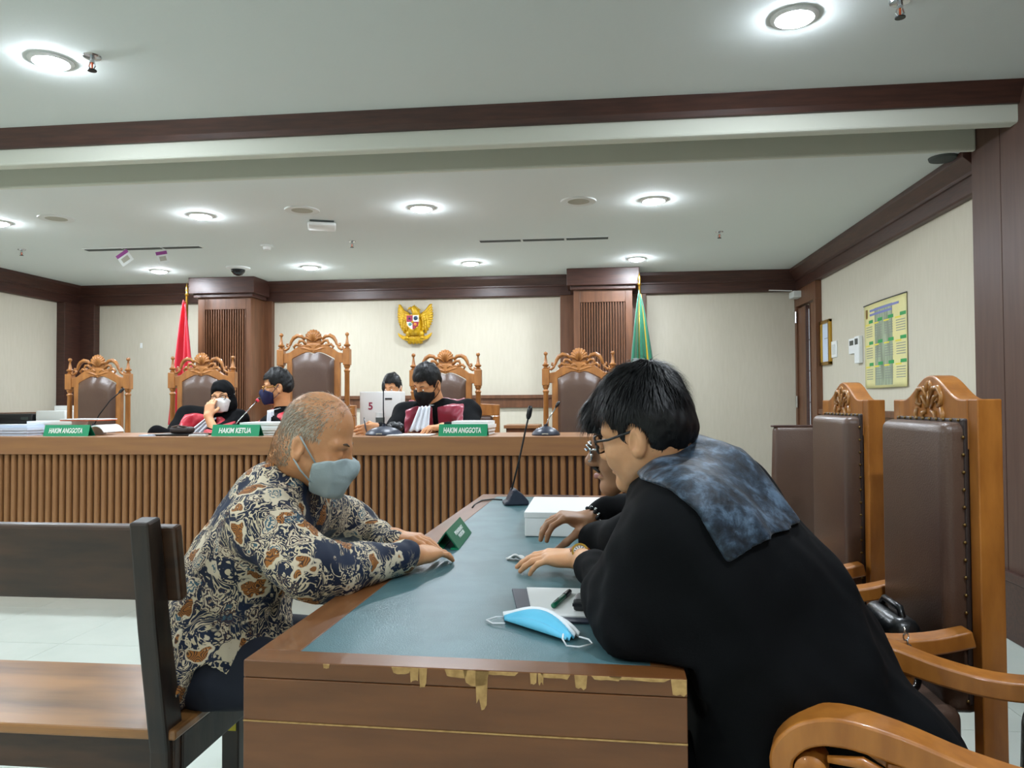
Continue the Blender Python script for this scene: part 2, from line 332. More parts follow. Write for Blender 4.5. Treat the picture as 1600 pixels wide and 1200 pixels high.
b = rbox(.21, .21, .028, .012); b.xf(Matrix.Translation((0, 0, -.03)) @ Matrix.Rotation(.35, 4, 'Z')); b.build('cover', 'white', t, world=False, smooth=30)
MB().box(-.09, .09, -.09, .09, -.018, 0).xf(Matrix.Rotation(.35, 4, 'Z')).build('mounting_plate', 'slot_dark', t, world=False)
t = on_ceiling('corner_detector', 'dark round detector on the ceiling beside the right pillar', 'detector', 1474, 246)
MB().lathe([(.08, 0), (.075, -.015), (.05, -.022), (.001, -.022)], seg=20).build('cap_cover', 'slot_dark', t, world=False, smooth=30)
for a, b, l in (((130, 389), (318, 386), 'above the hanging tags'), ((748, 376), (952, 371), 'on the right')):
    p, q = ceil(*a), ceil(*b); yc = (p[1]+q[1])/2
    t = thing('air_slot', 'long narrow grey air slot in the ceiling '+l, 'air vent', ((p[0]+q[0])/2, yc, Z_STAGE), group='ceiling air slots')
    MB().box(p[0], q[0], yc-.05, yc+.05, Z_STAGE-.006, Z_STAGE).build('slot_frame', 'off_white', t)
    n = 3; L = (q[0]-p[0])/n
    for i in range(n): MB().box(p[0]+i*L+.01, p[0]+(i+1)*L-.01, yc-.032, yc+.032, Z_STAGE-.010, Z_STAGE-.005).build('slot_blade', 'slot_dark', t)
yc = ceil(130, 389)[1]
for (px, py, s, rz, ry, l) in ((195, 403, .115, .15, -.62, 'flat to the camera'), (254, 402, .105, 1.05, -.3, 'turned edge on')):
    p = P(px, py, Y=yc)
    t = thing('hanging_tag', 'purple and white square paper tag on a string, '+l, 'tag', (p[0], p[1], p[2]), rz, 'paper tags hanging from the air slot')
    R = Matrix.Rotation(ry, 4, 'Y')
    MB().box(-s/2, s/2, -.001, .001, -s/2, s*.22).xf(R).build('card', 'off_white', t, world=False)
    MB().box(-s/2, s/2, -.0012, .0012, s*.22, s/2).xf(R).build('card_header', 'magenta', t, world=False)
    MB().box(-s*.3, s*.3, -.0016, .0016, -s*.3, s*.08).xf(R).build('card_print', 'grille', t, world=False)
    MB().tube([(0, 0, s*.5), (0, 0, Z_STAGE-p[2]-.004)], .0012, 5).build('string', 'white', t, world=False)
# ------------------------------------------------------------------ wall fittings on the right
def rw(px, py): return P(px, py, X=XR)
t = thing('wall_calendar', 'yellow yearly wall calendar sheet on the right wall', 'calendar', rw(1388, 606))
a, b = rw(1352, 480), rw(1418, 452); ya, yb = a[1], b[1]      # far, near edge
zt, zb = a[2], rw(1356, 607)[2]; wd = ya-yb; hg = zt-zb
mat('calendar_paper', '#e6dc9a', .5, col2='#d9d39a', nscale=3); mat('calendar_green', '#2f9a52', .5); mat('calendar_yellow', '#e6d648', .5); mat('print_grey', '#8d9288', .6); mat('print_violet', '#7d83b8', .6); mat('photo_wash', '#a9b79a', .5, col2='#7f8672', nscale=4, stretch=(1, 6, 1))
def cy(u): return ya-wd*u
def cxx(u, v, e=0): return XR-.008-.012*math.sin(math.pi*u)-.02*max(0, v-.7)*u-e
def sheet(u0, u1, v0, v1, e): return MB().grid(lambda i, j: (cxx(u0+(u1-u0)*i, v0+(v1-v0)*j, e), cy(u0+(u1-u0)*i), zt-hg*(v0+(v1-v0)*j)), 6, 4)
MB().grid(lambda i, j: (cxx(i, j), cy(i), zt-hg*j), 14, 14).build('sheet', 'calendar_paper', t, smooth=True, solid=.001)
MB().tube([(cxx(0, 0)-.002, cy(-.01), zt+.003), (cxx(.5, 0)-.002, cy(.5), zt+.003), (cxx(1, 0)-.002, cy(1.01), zt+.003)], .005, 6).build('hanger_rod', 'black_plastic', t)
sheet(.30, .72, .06, .97, .0012).build('photo_print', 'photo_wash', t)
sheet(.05, .11, .05, .16, .002).build('crest_print', 'brass', t)
for r in range(3):
    v = .20+.255*r
    for c in range(4):
        u = .04+.245*c
        sheet(u, u+.12, v+.028, v+.045, .002).build('month_bar', 'calendar_yellow', t); sheet(u+.10, u+.215, v-.012, v+.026, .0022).build('month_heading', 'calendar_green', t)
        d = MB()
        for k in range(5): b2 = sheet(u+.02, u+.2, v+.065+k*.028, v+.074+k*.028, .002); d.add(b2.v, b2.f)
        d.build('date_rows', 'print_grey', t)['kind'] = 'stuff'
for v, ue in ((.075, .86), (.125, .72)): sheet(.17, ue, v-.01, v+.016, .0024).build('title_line', 'print_violet', t)
def wall_panel(y0, y1, z0, z1, d, name, mt, par, off=0, bv=.004): return MB().box(XR-d-off, XR-off, y0, y1, z0, z1).build(name, mt, par, bevel=bv)
a, b = rw(1285, 503), rw(1301, 569)
t = thing('picture_frame', 'small gilt framed certificate on the right wall by the door', 'picture frame', (XR, (a[1]+b[1])/2, b[2]))
y0, y1, z0, z1 = b[1], a[1], b[2], a[2]
for q in ((y0, y1, z1-.03, z1), (y0, y1, z0, z0+.03), (y0, y0+.04, z0, z1), (y1-.04, y1, z0, z1)): wall_panel(*q, .03, 'frame_side', 'brass', t)
wall_panel(y0+.04, y1-.04, z0+.03, z1-.03, .012, 'certificate', 'paper_blue', t, bv=0)
wall_panel(y0+.10, y1-.10, z0+.25, z0+.256, .0135, 'printed_line', 'print_grey', t, bv=0); wall_panel(y0+.10, y1-.2, z0+.10, z0+.106, .0135, 'printed_line', 'print_grey', t, bv=0)
a, b = rw(1300, 534), rw(1309, 558)
t = thing('light_switch', 'white light switch plate right of the gilt frame', 'switch', (XR, a[1], b[2]))
wall_panel(b[1], a[1], b[2], a[2], .010, 'switch_plate', 'white', t); ym = (a[1]+b[1])/2
wall_panel(ym-.045, ym-.004, b[2]+.03, a[2]-.03, .016, 'rocker', 'off_white', t); wall_panel(ym+.004, ym+.045, b[2]+.03, a[2]-.03, .016, 'rocker', 'off_white', t)
a, b = rw(1329, 530), rw(1339, 552)
t = thing('thermostat', 'white thermostat with small grey screen on the right wall', 'thermostat', (XR, a[1], b[2]))
wall_panel(b[1], a[1], b[2], a[2], .018, 'thermostat_body', 'white', t); wall_panel(b[1]+.03, a[1]-.03, a[2]-.06, a[2]-.02, .020, 'display', 'screen', t, bv=0)
a, b = rw(1341, 526), rw(1349, 567)
t = thing('remote_holder', 'white remote control hanging between thermostat and calendar', 'remote', (XR, a[1], b[2]))
wall_panel(b[1], a[1], b[2], a[2], .035, 'remote_case', 'white', t, bv=.006); MB().box(XR-.037, XR-.035, b[1]+.02, a[1]-.02, a[2]-.07, a[2]-.02).build('remote_display', 'screen', t)
p = P(221, 540, Y=YB)
t = thing('wall_hook', 'small white adhesive hook on the back wall left of the red flag', 'hook', (p[0], YB, p[2]))
MB().box(p[0]-.015, p[0]+.015, YB-.006, YB, p[2]-.03, p[2]+.03).build('hook_pad', 'white', t, bevel=.003); MB().tube([(p[0], YB-.006, p[2]-.005), (p[0], YB-.025, p[2]-.02), (p[0], YB-.02, p[2]-.03)], .004, 6).build('hook_arm', 'white', t)
# ================================================================== judges bench
BY, BZ, BX0, BX1 = 4.55, 1.012, -4.75, .62
t = thing('judges_bench', 'long brown wood judges bench with vertical slats across the room', 'judges bench', ((BX0+BX1)/2, BY+.35, 0))
MB().box(BX0, BX1, BY+.035, BY+.66, BZ-.03, BZ).build('bench_top', 'bench_wood_x', t, bevel=.004)
MB().box(BX0, BX1, BY, BY+.034, BZ-.115, BZ).build('top_fascia', 'bench_wood_x', t, bevel=.004)
MB().box(BX0, BX1, BY+.05, BY+.08, .10, BZ-.115).build('back_panel', 'dark_wood', t)
MB().box(BX0, BX1, BY+.01, BY+.09, 0, .10).build('plinth', 'bench_wood_x', t, bevel=.004)
MB().box(BX1-.03, BX1, BY+.09, BY+.64, 0, BZ-.03).build('end_panel', 'bench_wood', t); MB().box(BX0, BX0+.03, BY+.09, BY+.64, 0, BZ-.03).build('end_panel', 'bench_wood', t)
sw = .0487; sm = None
for i in range(int((BX1-BX0)/sw)):
    x = BX0+sw*(i+.5)
    if sm is None:
        o = MB().prism([(-.0185, 0), (-.0165, -.018), (-.010, -.026), (.010, -.026), (.0165, -.018), (.0185, 0)], 2, .10, BZ-.115).build('slat', 'bench_wood', t, world=False, bevel=.003); sm = o.data
    else:
        o = bpy.data.objects.new('slat', sm); C.objects.link(o); o.parent = t
        q = o.modifiers.new('bevel', 'BEVEL'); q.width = .003; q.segments = 2; q.limit_method = 'ANGLE'
    o.location = (x-(BX0+BX1)/2, BY+.05-BY-.35, 0)
# ------------------------------------------------------------------ carved judge chairs (face -y, base at origin)
def judge_chair(label, dz=0.0, wk=1.0):
    t = thing('judge_chair', label, 'chair', group='carved high backed judge chairs')
    k = wk; zb, zt = 1.172+dz, 1.305+dz            # block on the posts
    W = 'throne_wood'
    for s in (-1, 1):
        x = s*.265*k
        prof = [(.021, 0), (.021, .42), (.026, .44), (.021, .47), (.019, .50), (.022, .8), (.020, zb-.06), (.027, zb-.045), (.016, zb-.03), (.026, zb-.012), (.026, zb)]
        MB().lathe(prof, (x, 0, 0), seg=14).build('turned_post', W, t, smooth=40, world=False)
        o = MB().box(x-.029, x+.029, -.029, .029, zb, zt).build('post_block', W, t, bevel=.005, world=False)
        fp = [(.020, zt), (.024, zt+.008), (.012, zt+.014), (.026, zt+.026), (.028, zt+.034), (.016, zt+.044), (.009, zt+.085), (.007, zt+.105), (.014, zt+.112), (.017, zt+.122), (.013, zt+.132), (.002, zt+.137)]
        MB().lathe(fp, (x, 0, 0), seg=14).build('finial', W, t, smooth=50, world=False)
        MB().box(s*.165*k-(.0 if s > 0 else .05), s*.165*k+(.05 if s > 0 else 0), -.02, .02, .35, zb+.03).build('inner_stile', W, t, bevel=.004, world=False)
        # carved openwork: C scroll, small curls, leaf
        def S(pts): return [(s*p[0]*k, -.012, p[1]+dz) for p in pts]
        c = MB(); c.tube(S([(.070, 1.385), (.095, 1.412), (.130, 1.418), (.160, 1.400), (.178, 1.372), (.186, 1.345), (.200, 1.330), (.215, 1.335), (.214, 1.350), (.202, 1.348)]), [.010, .015, .017, .017, .014, .011, .010, .009, .008, .006], 8)
        c.tube(S([(.192, 1.335), (.205, 1.312), (.222, 1.300), (.238, 1.305), (.238, 1.320), (.228, 1.320)]), [.010, .011, .010, .009, .007, .005], 8)
        c.build('c_scroll', W, t, smooth=True, world=False)
        c = MB(); c.tube(S([(.060, 1.345), (.085, 1.375), (.112, 1.375), (.122, 1.352), (.108, 1.338), (.097, 1.350)]), [.013, .013, .012, .011, .009, .007], 8)
        c.tube(S([(.100, 1.330), (.140, 1.345), (.160, 1.325), (.150, 1.310)]), [.010, .012, .011, .007], 8)
        c.tube(S([(.015, 1.318), (.038, 1.338), (.060, 1.330), (.052, 1.312), (.036, 1.316)]), [.010, .012, .011, .009, .006], 8)
        c.tube(S([(.004, 1.290), (.030, 1.300), (.075, 1.315), (.120, 1.318)]), [.012, .012, .012, .008], 8)
        c.build('leaf_carving', W, t, smooth=True, world=False)
    # crest rail with an arched underside
    n = 12; up_ = []; lo_ = []
    for i in range(n+1):
        u = i/n; x = (u*2-1)
        lo_.append((x*.17*k, 1.215+dz+.075*math.cos(x*1.35)**1.2-.018*math.exp(-(x/.16)**2)))
    outer = [(-.24*k, zb+.02), (-.24*k, zt-.035), (-.19*k, zt-.025), (-.15*k, zt+.005), (-.105*k, zt+.035), (-.05*k, zt+.045), (.05*k, zt+.045), (.105*k, zt+.035), (.15*k, zt+.005), (.19*k, zt-.025), (.24*k, zt-.035), (.24*k, zb+.02)]
    mb = MB(); L = lo_; R = outer
    left = [(-.24*k, zb+.02), (-.17*k, zb+.02)]
    poly = outer + [(.17*k, zb+.02)] + lo_[::-1] + [(-.17*k, zb+.02)]
    mb.prism([(a, b) for a, b in poly], 1, -.02, .02).build('crest_rail', W, t, bevel=.004, world=False)
    # shell
    o = None; sh = MB()
    for i in range(9):
        a = math.radians(-78+156*i/8)
        tip = (math.sin(a)*.062*k, -.016, 1.385+dz+math.cos(a)*.072)
        sh.tube([(math.sin(a)*.008, -.012, 1.368+dz), ((tip[0])*.6, -.020, 1.385+dz+math.cos(a)*.04), tip], [.006, .012, .0125], 8)
        sh.ball(tip, (.0125, .010, .0125), 8, 6)
    sh.build('shell_carving', W, t, smooth=True, world=False)
    MB().prism([(-.055*k, 1.32+dz), (.055*k, 1.32+dz), (.058*k, 1.40+dz), (0, 1.44+dz), (-.058*k, 1.40+dz)], 1, -.012, .012).build('shell_backing', W, t, bevel=.004, world=False)
    # padded back: outline follows the arch
    def pad(u, v):
        z = .42+(lo_top(u)-.42)*v; x = (u*2-1)*.168*k; e = min(u, 1-u, v, 1-v)*9; e = min(1, e)
        return (x, -.022-.045*math.sin(e*math.pi/2), z)
    def lo_top(u): x = u*2-1; return 1.21+dz+.075*math.cos(x*1.35)**1.2-.018*math.exp(-(x/.16)**2)
    p = MB(); p.grid(pad, 20, 24)
    p.build('back_cushion', 'leather', t, smooth=True, world=False)
    MB().box(-.166*k, .166*k, -.02, .015, .40, 1.215+dz).build('back_board', W, t, world=False)
    s_ = rbox(.50*k, .48, .10, .03); s_.xf(Matrix.Translation((0, -.25, .45))); s_.build('seat_cushion', 'leather', t, smooth=40, world=False)
    MB().box(-.27*k, .27*k, -.50, .03, .34, .41).build('seat_frame', W, t, bevel=.006, world=False)
    for s in (-1, 1):
        MB().lathe([(.02, 0), (.026, .02), (.018, .06), (.026, .2), (.02, .30), (.028, .34)], (s*.245*k, -.47, 0), seg=12).build('front_leg', W, t, smooth=40, world=False)
        MB().bar([(s*.265*k, 0, .66), (s*.27*k, -.2, .64), (s*.275*k, -.38, .66), (s*.275*k, -.46, .655)], (1, 0, 0), .055, .035).build('arm', W, t, bevel=.008, world=False)
        MB().lathe([(.018, .41), (.024, .46), (.014, .52), (.02, .60), (.018, .645)], (s*.27*k, -.42, 0), seg=12).build('arm_support', W, t, smooth=40, world=False)
    return t
CY = 6.0
def chx(a, b): return (P(a, 560, Y=CY)[0]+P(b, 560, Y=CY)[0])/2
jc = judge_chair('carved judge chair, empty, leftmost behind the green nameplate')
jc.location = (chx(109, 201), CY, .175)
for a, b, l in ((267, 367, 'carved judge chair holding the person in black headscarf'), (646, 747, 'carved judge chair behind the person in black face mask'), (853, 957, 'carved judge chair, empty, before the right fluted pilaster')):
    dup(jc, (chx(a, b), CY, .18), 0, l)
jt = judge_chair('tallest carved judge chair in the middle, rising above the person in batik shirt', .18, 1.06)
jt.location = (chx(437, 545), CY, .18)
# ------------------------------------------------------------------ plain chairs behind the bench
def plain_chair(label, px, y, z=.18):
    x = P(px, 600, Y=y)[0]; t = thing('side_chair', label, 'chair', (x, y, z), group='plain wooden chairs behind the judges')
    for s in (-1, 1):
        MB().box(s*.24-.03, s*.24+.03, -.03, .03, 0, .92).build('back_post', 'throne_wood', t, bevel=.006, world=False)
        MB().box(s*.24-.025, s*.24+.025, -.48, -.43, 0, .62).build('front_leg', 'throne_wood', t, bevel=.006, world=False)
        MB().bar([(s*.24, 0, .66), (s*.24, -.25, .64), (s*.24, -.48, .65)], (1, 0, 0), .05, .035).build('arm', 'throne_wood', t, bevel=.006, world=False)
    MB().prism([(-.27, .92), (-.27, 1.02), (-.1, 1.03), (0, 1.06), (.1, 1.03), (.27, 1.02), (.27, .92)], 1, -.03, .03).build('crest_rail', 'throne_wood', t, bevel=.006, world=False)
    rbox(.42, .08, .44, .03).xf(Matrix.Translation((0, -.02, .70))).build('back_cushion', 'leather', t, smooth=40, world=False)
    rbox(.46, .46, .09, .03).xf(Matrix.Translation((0, -.24, .44))).build('seat_cushion', 'leather', t, smooth=40, world=False)
    MB().box(-.25, .25, -.48, .02, .34, .40).build('seat_frame', 'throne_wood', t, bevel=.005, world=False)
    return t
plain_chair('plain wooden chair half hidden right of the tall middle chair', 512, 6.75)
plain_chair('plain wooden chair half hidden behind the person in black mask', 735, 6.85)
# ------------------------------------------------------------------ attorney chairs on the right (built facing -y, turned to face the desk)
def attorney_chair(label, loc, rotz, first=None):
    if first is not None: return dup(first, loc, rotz, label)
    W = 'carved_wood'; t = thing('attorney_chair', label, 'chair', loc, rotz, 'carved attorney chairs along the right of the desk')
    for s in (-1, 1):
        MB().box(min(s*.205, s*.25), max(s*.205, s*.25), -.010, .045, 0, 1.222).build('back_post', W, t, bevel=.003, world=False)
    poly = [(-.205, 1.10), (-.205, 1.222)]
    for i in range(25):
        x = -.20+.40*i/24; poly.append((x, 1.222+.064*(0.5+.5*math.cos(math.pi*min(1, abs(x)/.175)))))
    poly += [(.205, 1.222), (.205, 1.10)]
    cr = MB().prism(poly, 1, -.012, .045).build('crest_panel', W, t, bevel=.004, world=False)
    rc = MB()
    for s in (-1, 1):
        def S(pts): return [(s*a*1.3, -.013, b) for a, b in pts]
        rc.tube(S([(.006, 1.225), (.022, 1.252), (.045, 1.252), (.058, 1.232), (.056, 1.212), (.040, 1.205), (.032, 1.216), (.042, 1.224)]), [.006, .008, .008, .007, .007, .006, .005, .004], 8)
        rc.tube(S([(.010, 1.200), (.026, 1.228), (.040, 1.232)]), [.006, .007, .004], 8)
        rc.tube(S([(.056, 1.200), (.064, 1.182), (.060, 1.165), (.048, 1.160)]), [.006, .008, .007, .005], 8)
        rc.tube(S([(.012, 1.190), (.028, 1.186), (.030, 1.165), (.020, 1.155)]), [.006, .008, .007, .005], 8)
        rc.tube(S([(.004, 1.270), (.012, 1.258), (.006, 1.245)]), [.004, .006, .004], 6)
    rc.tube([(0, -.013, 1.245), (0, -.014, 1.20)], [.004, .007], 8)
    rc.build('scroll_carving', mat('carving_gilt', '#a8743a', .25, coat=.5) if 'carving_gilt' not in M else 'carving_gilt', cr, smooth=True, world=False)
    # leather back
    rbox(.40, .085, .70, .026, 4).xf(Matrix.Translation((0, -.026, .815))).build('back_cushion', 'leather', t, smooth=45, world=False)
    MB().box(-.204, .204, -.020, -.008, .49, 1.175).build('welt', 'leather_seam', t, bevel=.004, world=False)
    nl = MB()
    for s in (-1, 1):
        for i in range(16): nl.ball((s*.2025, -.021, .50+.042*i), .0045, 6, 4)
    for i in range(10): nl.ball((-.18+.04*i, -.021, 1.171), .0045, 6, 4)
    nl.build('nail_heads', 'bronze', t, smooth=True, world=False)['kind'] = 'stuff'
    rbox(.46, .46, .11, .03, 4).xf(Matrix.Translation((0, -.27, .435))).build('seat_cushion', 'leather', t, smooth=45, world=False)
    MB().box(-.25, .25, -.51, -.02, .30, .385).build('seat_rail', W, t, bevel=.005, world=False)
    for s in (-1, 1):
        x = s*.235
        MB().bar([(x, -.49, .30), (x, -.50, .15), (x, -.48, 0)], (1, 0, 0), .055, [.06, .05, .045]).build('front_leg', W, t, bevel=.006, world=False)
        path = [(x, -.03, .665), (x, -.12, .645), (x, -.22, .640), (x, -.32, .655), (x, -.42, .682), (x, -.50, .695), (x, -.555, .682), (x, -.588, .645), (x, -.585, .605), (x, -.555, .583), (x, -.525, .590), (x, -.512, .615)]
        path, (ww, hh) = spline(path, ([.055, .06, .064, .068, .072, .075, .075, .07, .066, .06, .05, .045], [.040, .040, .040, .042, .046, .046, .042, .038, .034, .030, .028, .02]), 4)
        a = MB().bar(path, (1, 0, 0), ww, hh).build('arm', W, t, bevel=.010, world=False, smooth=35)
        MB().lathe([(.001, -.040), (.018, -.040), (.026, -.034), (.026, .034), (.018, .040), (.001, .040)], (x, -.545, .625), axis=0, seg=18).build('scroll_boss', W, a, smooth=40, world=False)
        lf = MB()
        for q in (-1, 1): lf.tube([(x+q*.030, -.52, .650), (x+q*.034, -.47, .655), (x+q*.030, -.42, .630), (x+q*.028, -.40, .600)], [.006, .010, .011, .005], 8)
        lf.build('leaf_carving', W, a, smooth=True, world=False)
        MB().bar([(x, -.40, .655), (x, -.405, .58), (x, -.42, .48), (x, -.45, .36)], (1, 0, 0), .05, [.075, .05, .045, .06]).build('arm_support', W, t, bevel=.008, world=False)
    return t
RZ = -math.pi/2
ca = attorney_chair('carved attorney chair with brown leather back, nearer of the two seen whole', (.90, 2.13, 0), RZ)
attorney_chair('carved attorney chair with brown leather back, farther one below the wall calendar', (.905, 2.86, 0), RZ, ca)
attorney_chair('carved attorney chair at bottom right, only its scroll arms showing', (.94, 1.355, 0), RZ-math.radians(18), ca)
# plain brown chair further back
t = thing('office_chair', 'plain brown leather high backed chair behind the attorney chairs', 'chair', (1.10, 3.95, 0))
b = rbox(.52, .07, .62, .02); b.v = [(x*(1-.08*(z > 0)), y, z) for x, y, z in b.v]; b.xf(Matrix.Translation((1.10, 3.80, .785))); b.build('back_cushion', 'leather', t, smooth=40)
MB().box(.855, 1.345, 3.775, 3.835, 1.092, 1.102).build('back_piping', 'dark_wood', t, bevel=.004)
rbox(.52, .50, .10, .03).xf(Matrix.Translation((1.10, 4.08, .45))).build('seat_cushion', 'leather', t, smooth=40)
for s in (-1, 1): MB().tube([(1.10+s*.28, 4.05, .42), (1.10+s*.30, 3.98, .60), (1.10+s*.30, 3.90, .655), (1.10+s*.30, 4.15, .66)], .016, 8).build('armrest', 'black_plastic', t, smooth=True)
MB().lathe([(.03, .10), (.03, .42)], (1.10, 4.08, 0), seg=12).build('gas_column', 'dark_metal', t)
for k in range(5):
    a = k*2*math.pi/5; MB().bar([(1.10, 4.08, .12), (1.10+.28*math.cos(a), 4.08+.28*math.sin(a), .07)], (-math.sin(a), math.cos(a), 0), .045, .03).ball((1.10+.27*math.cos(a), 4.08+.27*math.sin(a), .028), .028, 8, 6).build('base_spoke', 'black_plastic', t)
# ================================================================== the desk
DRZ = -math.radians(1.6); DL = np.array([-.632, 1.307, 0]); DW, DD, DZ = .78, 2.46, .76
t = thing('attorney_desk', 'brown wood desk with dark green leatherette top and chipped edge', 'desk', DL, DRZ)
desk = t
fr = .082
MB().box(0, DW, 0, .06, DZ-.03, DZ).build('front_border', 'desk_wood', t, bevel=.002, world=False); MB().box(0, DW, DD-fr, DD, DZ-.03, DZ).build('far_border', 'desk_wood', t, bevel=.002, world=False)
MB().box(0, fr, .06, DD-fr, DZ-.03, DZ).build('left_border', 'desk_wood_y', t, bevel=.002, world=False); MB().box(DW-fr*.7, DW, .06, DD-fr, DZ-.03, DZ).build('right_border', 'desk_wood_y', t, bevel=.002, world=False)
MB().box(fr, DW-fr*.7, .06, DD-fr, DZ-.03, DZ-.001).build('desk_inlay', 'leatherette', t, world=False)
MB().box(fr+.22, fr+.40, DD-fr+.02, DD-.01, DZ, DZ+.0015).build('cable_cover', 'dark_wood_x', t, world=False)
MB().box(.0, DW, .0, .022, DZ-.106, DZ-.031).build('front_apron', 'desk_wood', t, bevel=.002, world=False)
MB().box(.0, DW, -.0006, .021, DZ-.1085, DZ-.1062).build('edge_strip', 'chipped_board', t, world=False); MB().box(.0, DW, .0, .022, .06, DZ-.1085).build('front_panel', 'desk_wood', t, bevel=.002, world=False)
MB().box(.004, .022, .022, DD-.022, DZ-.11, DZ-.031).build('side_apron', 'desk_wood_y', t, bevel=.002, world=False); MB().box(DW-.022, DW-.004, .022, DD-.022, DZ-.11, DZ-.031).build('side_apron', 'desk_wood_y', t, bevel=.002, world=False)
MB().box(.0, DW, DD-.022, DD, .06, DZ-.031).build('far_panel', 'desk_wood', t, bevel=.002, world=False)
for x in (.005, DW-.065):
    for y in (.03, DD-.09): MB().box(x, x+.06, y, y+.06, 0, DZ-.031).build('leg', 'desk_wood', t, bevel=.003, world=False)
rr = random.Random(4)
for u, wd, hg in ((.20, .012, .010), (.375, .035, .012), (.405, .016, .030), (.425, .014, .034), (.50, .040, .014), (.545, .045, .030), (.557, .022, .068), (.60, .06, .006), (.672, .012, .022), (.688, .010, .022), (.72, .05, .008), (.775, .022, .028), (.83, .05, .007), (.9, .10, .006), (.985, .030, .034)):
    n = 5; pts = [(DW*u-wd/2, DZ-.001)]
    pts += [(DW*u-wd/2+wd*(i+.5)/n, DZ-.031+.03-hg*rr.uniform(.65, 1)) for i in range(n)] + [(DW*u+wd/2, DZ-.001)]
    pts = [(min(max(a, .001), DW-.001), b) for a, b in pts]
    MB().prism(pts, 1, -.0012, .001).build('chipped_patch', 'chipped_board', t, world=False)
# ------------------------------------------------------------------ the old wooden bench on the left
BXE = -1.0
t = thing('wooden_bench', 'worn dark wooden bench with slatted back at the left edge', 'bench', (-1.9, 1.95, 0))
MB().box(-2.95, BXE+.01, 1.70, 2.125, .425, .45).build('seat_plank', 'old_seat_wood', t, bevel=.006)
MB().box(-2.93, BXE, 1.715, 1.745, .34, .425).build('rear_apron', 'old_bench_wood', t, bevel=.003); MB().box(-2.93, BXE, 2.07, 2.10, .34, .425).build('front_apron', 'old_bench_wood', t, bevel=.003)
MB().box(BXE-.025, BXE+.005, 1.745, 2.07, .335, .425).build('end_apron', 'black_wood', t, bevel=.003)
def lean(z): return 1.725-.085*(z-.4)/.54 if z > .4 else 1.725
for x in (BXE-.03, -2.92):
    MB().bar([(x, 1.735, 0), (x, 1.735, .40), (x, lean(.7), .7), (x, lean(.955), .955)], (1, 0, 0), .048, [.075, .075, .062, .052]).build('back_post', 'black_wood', t, bevel=.006)
    MB().box(x-.025, x+.025, 2.05, 2.11, 0, .425).build('front_leg', 'black_wood', t, bevel=.004)
b = MB().bar([(-1.9, lean(.755)+.046, .755), (-1.9, lean(.94)+.046, .935)], (1, 0, 0), 1.85, .034); b.xf(Matrix.Translation((.0, 0, 0))); b.build('back_rail', 'old_bench_wood', t, bevel=.008)
b = MB().bar([(-1.9, lean(.52)+.03, .50), (-1.9, lean(.56)+.03, .56)], (1, 0, 0), 1.76, .022)
MB().box(BXE-.045, BXE-.012, 2.048, 2.05, .30, .322).build('yellow_sticker', 'yellow', t)
# ================================================================== things on walls, bench and desk
# gold eagle emblem
ec = P(649, 506, Y=YB-.04); pxm = (YB-.04)/F*1.005
t = thing('eagle_emblem', 'gold eagle emblem with coloured shield on the back wall', 'emblem', (ec[0], YB, ec[2]-32*pxm))
def E(x, y, d=0): return (ec[0]+x*pxm, YB-.03-d, ec[2]-y*pxm)          # x,y in photograph pixels from the emblem centre
for s in (-1, 1):
    wg = MB()
    for i in range(11):                    # long primaries fan out from the shoulder
        a = i/10; bx, by = s*(9+3*a), -14+10*a
        tx = s*(27+3.0*math.sin(a*2.6)-11*a**3); ty = -31+46*a
        wg.tube([E(bx, by, .015), E(s*(19+3*math.sin(a*2.6)-3*a), (by+ty)/2+3*(1-a), .03), E(tx*.93, ty*.95, .02), E(tx, ty, .01)], [.018, .022, .018, .006], 6, flat=.6)
    wg.build('wing', 'gold_paint', t, smooth=True)
    cv = MB()
    for r in range(3):
        for i in range(6):
            a = i/5; x = s*(10+3.6*r+3*math.sin(a*2)); y = -12+20*a-1.5*r
            cv.ball(E(x, y, .035), (.020, .012, .028), 8, 5)
    cv.build('wing_coverts', 'gold_paint', t, smooth=True)
    lg = MB().tube([E(s*6, 12, .03), E(s*11, 17, .04), E(s*12, 20, .045)], [.04, .035, .02], 8)
    for k in (-1, 0, 1): lg.tube([E(s*12, 20, .04), E(s*(13+2*k), 23, .055), E(s*(13+3*k), 25, .04)], [.014, .012, .005], 6)
    lg.build('leg', 'gold_paint', t, smooth=True)
    MB().prism([(E(s*9, 22)[0], E(s*9, 21)[2]), (E(s*19, 19)[0], E(0, 19)[2]), (E(s*28, 15)[0], E(0, 14)[2]), (E(s*26, 20)[0], E(0, 20)[2]), (E(s*20, 26)[0], E(0, 25)[2]), (E(s*11, 29)[0], E(0, 28)[2])], 1, YB-.075, YB-.045).build('banner_ribbon', 'gold_paint', t, bevel=.008)
MB().tube([E(0, -12, .02), E(0, -2, .04), E(0, 10, .04), E(0, 18, .03)], [.05, .075, .075, .05], 12).build('body', 'gold_paint', t, smooth=True)
h = MB().tube([E(3, -10, .03), E(2, -18, .045), E(-2, -24, .05), E(-4, -25, .05)], [.055, .045, .036, .028], 10)
h.tube([E(-5, -25, .05), E(-9, -24, .05), E(-11, -21, .05)], [.016, .012, .003], 6)
for i in range(5): h.tube([E(-2+2*i, -26+1.2*i, .045), E(0+2.4*i, -30+2*i, .03)], [.012, .003], 5)
h.build('head', 'gold_paint', t, smooth=True)
tl = MB()
for i in range(9): x = -11+22*i/8; tl.tube([E(x*.55, 14, .02), E(x*.85, 24, .03), E(x, 31+(i % 2), .015)], [.018, .018, .010], 6)
tl.build('tail', 'gold_paint', t, smooth=True)
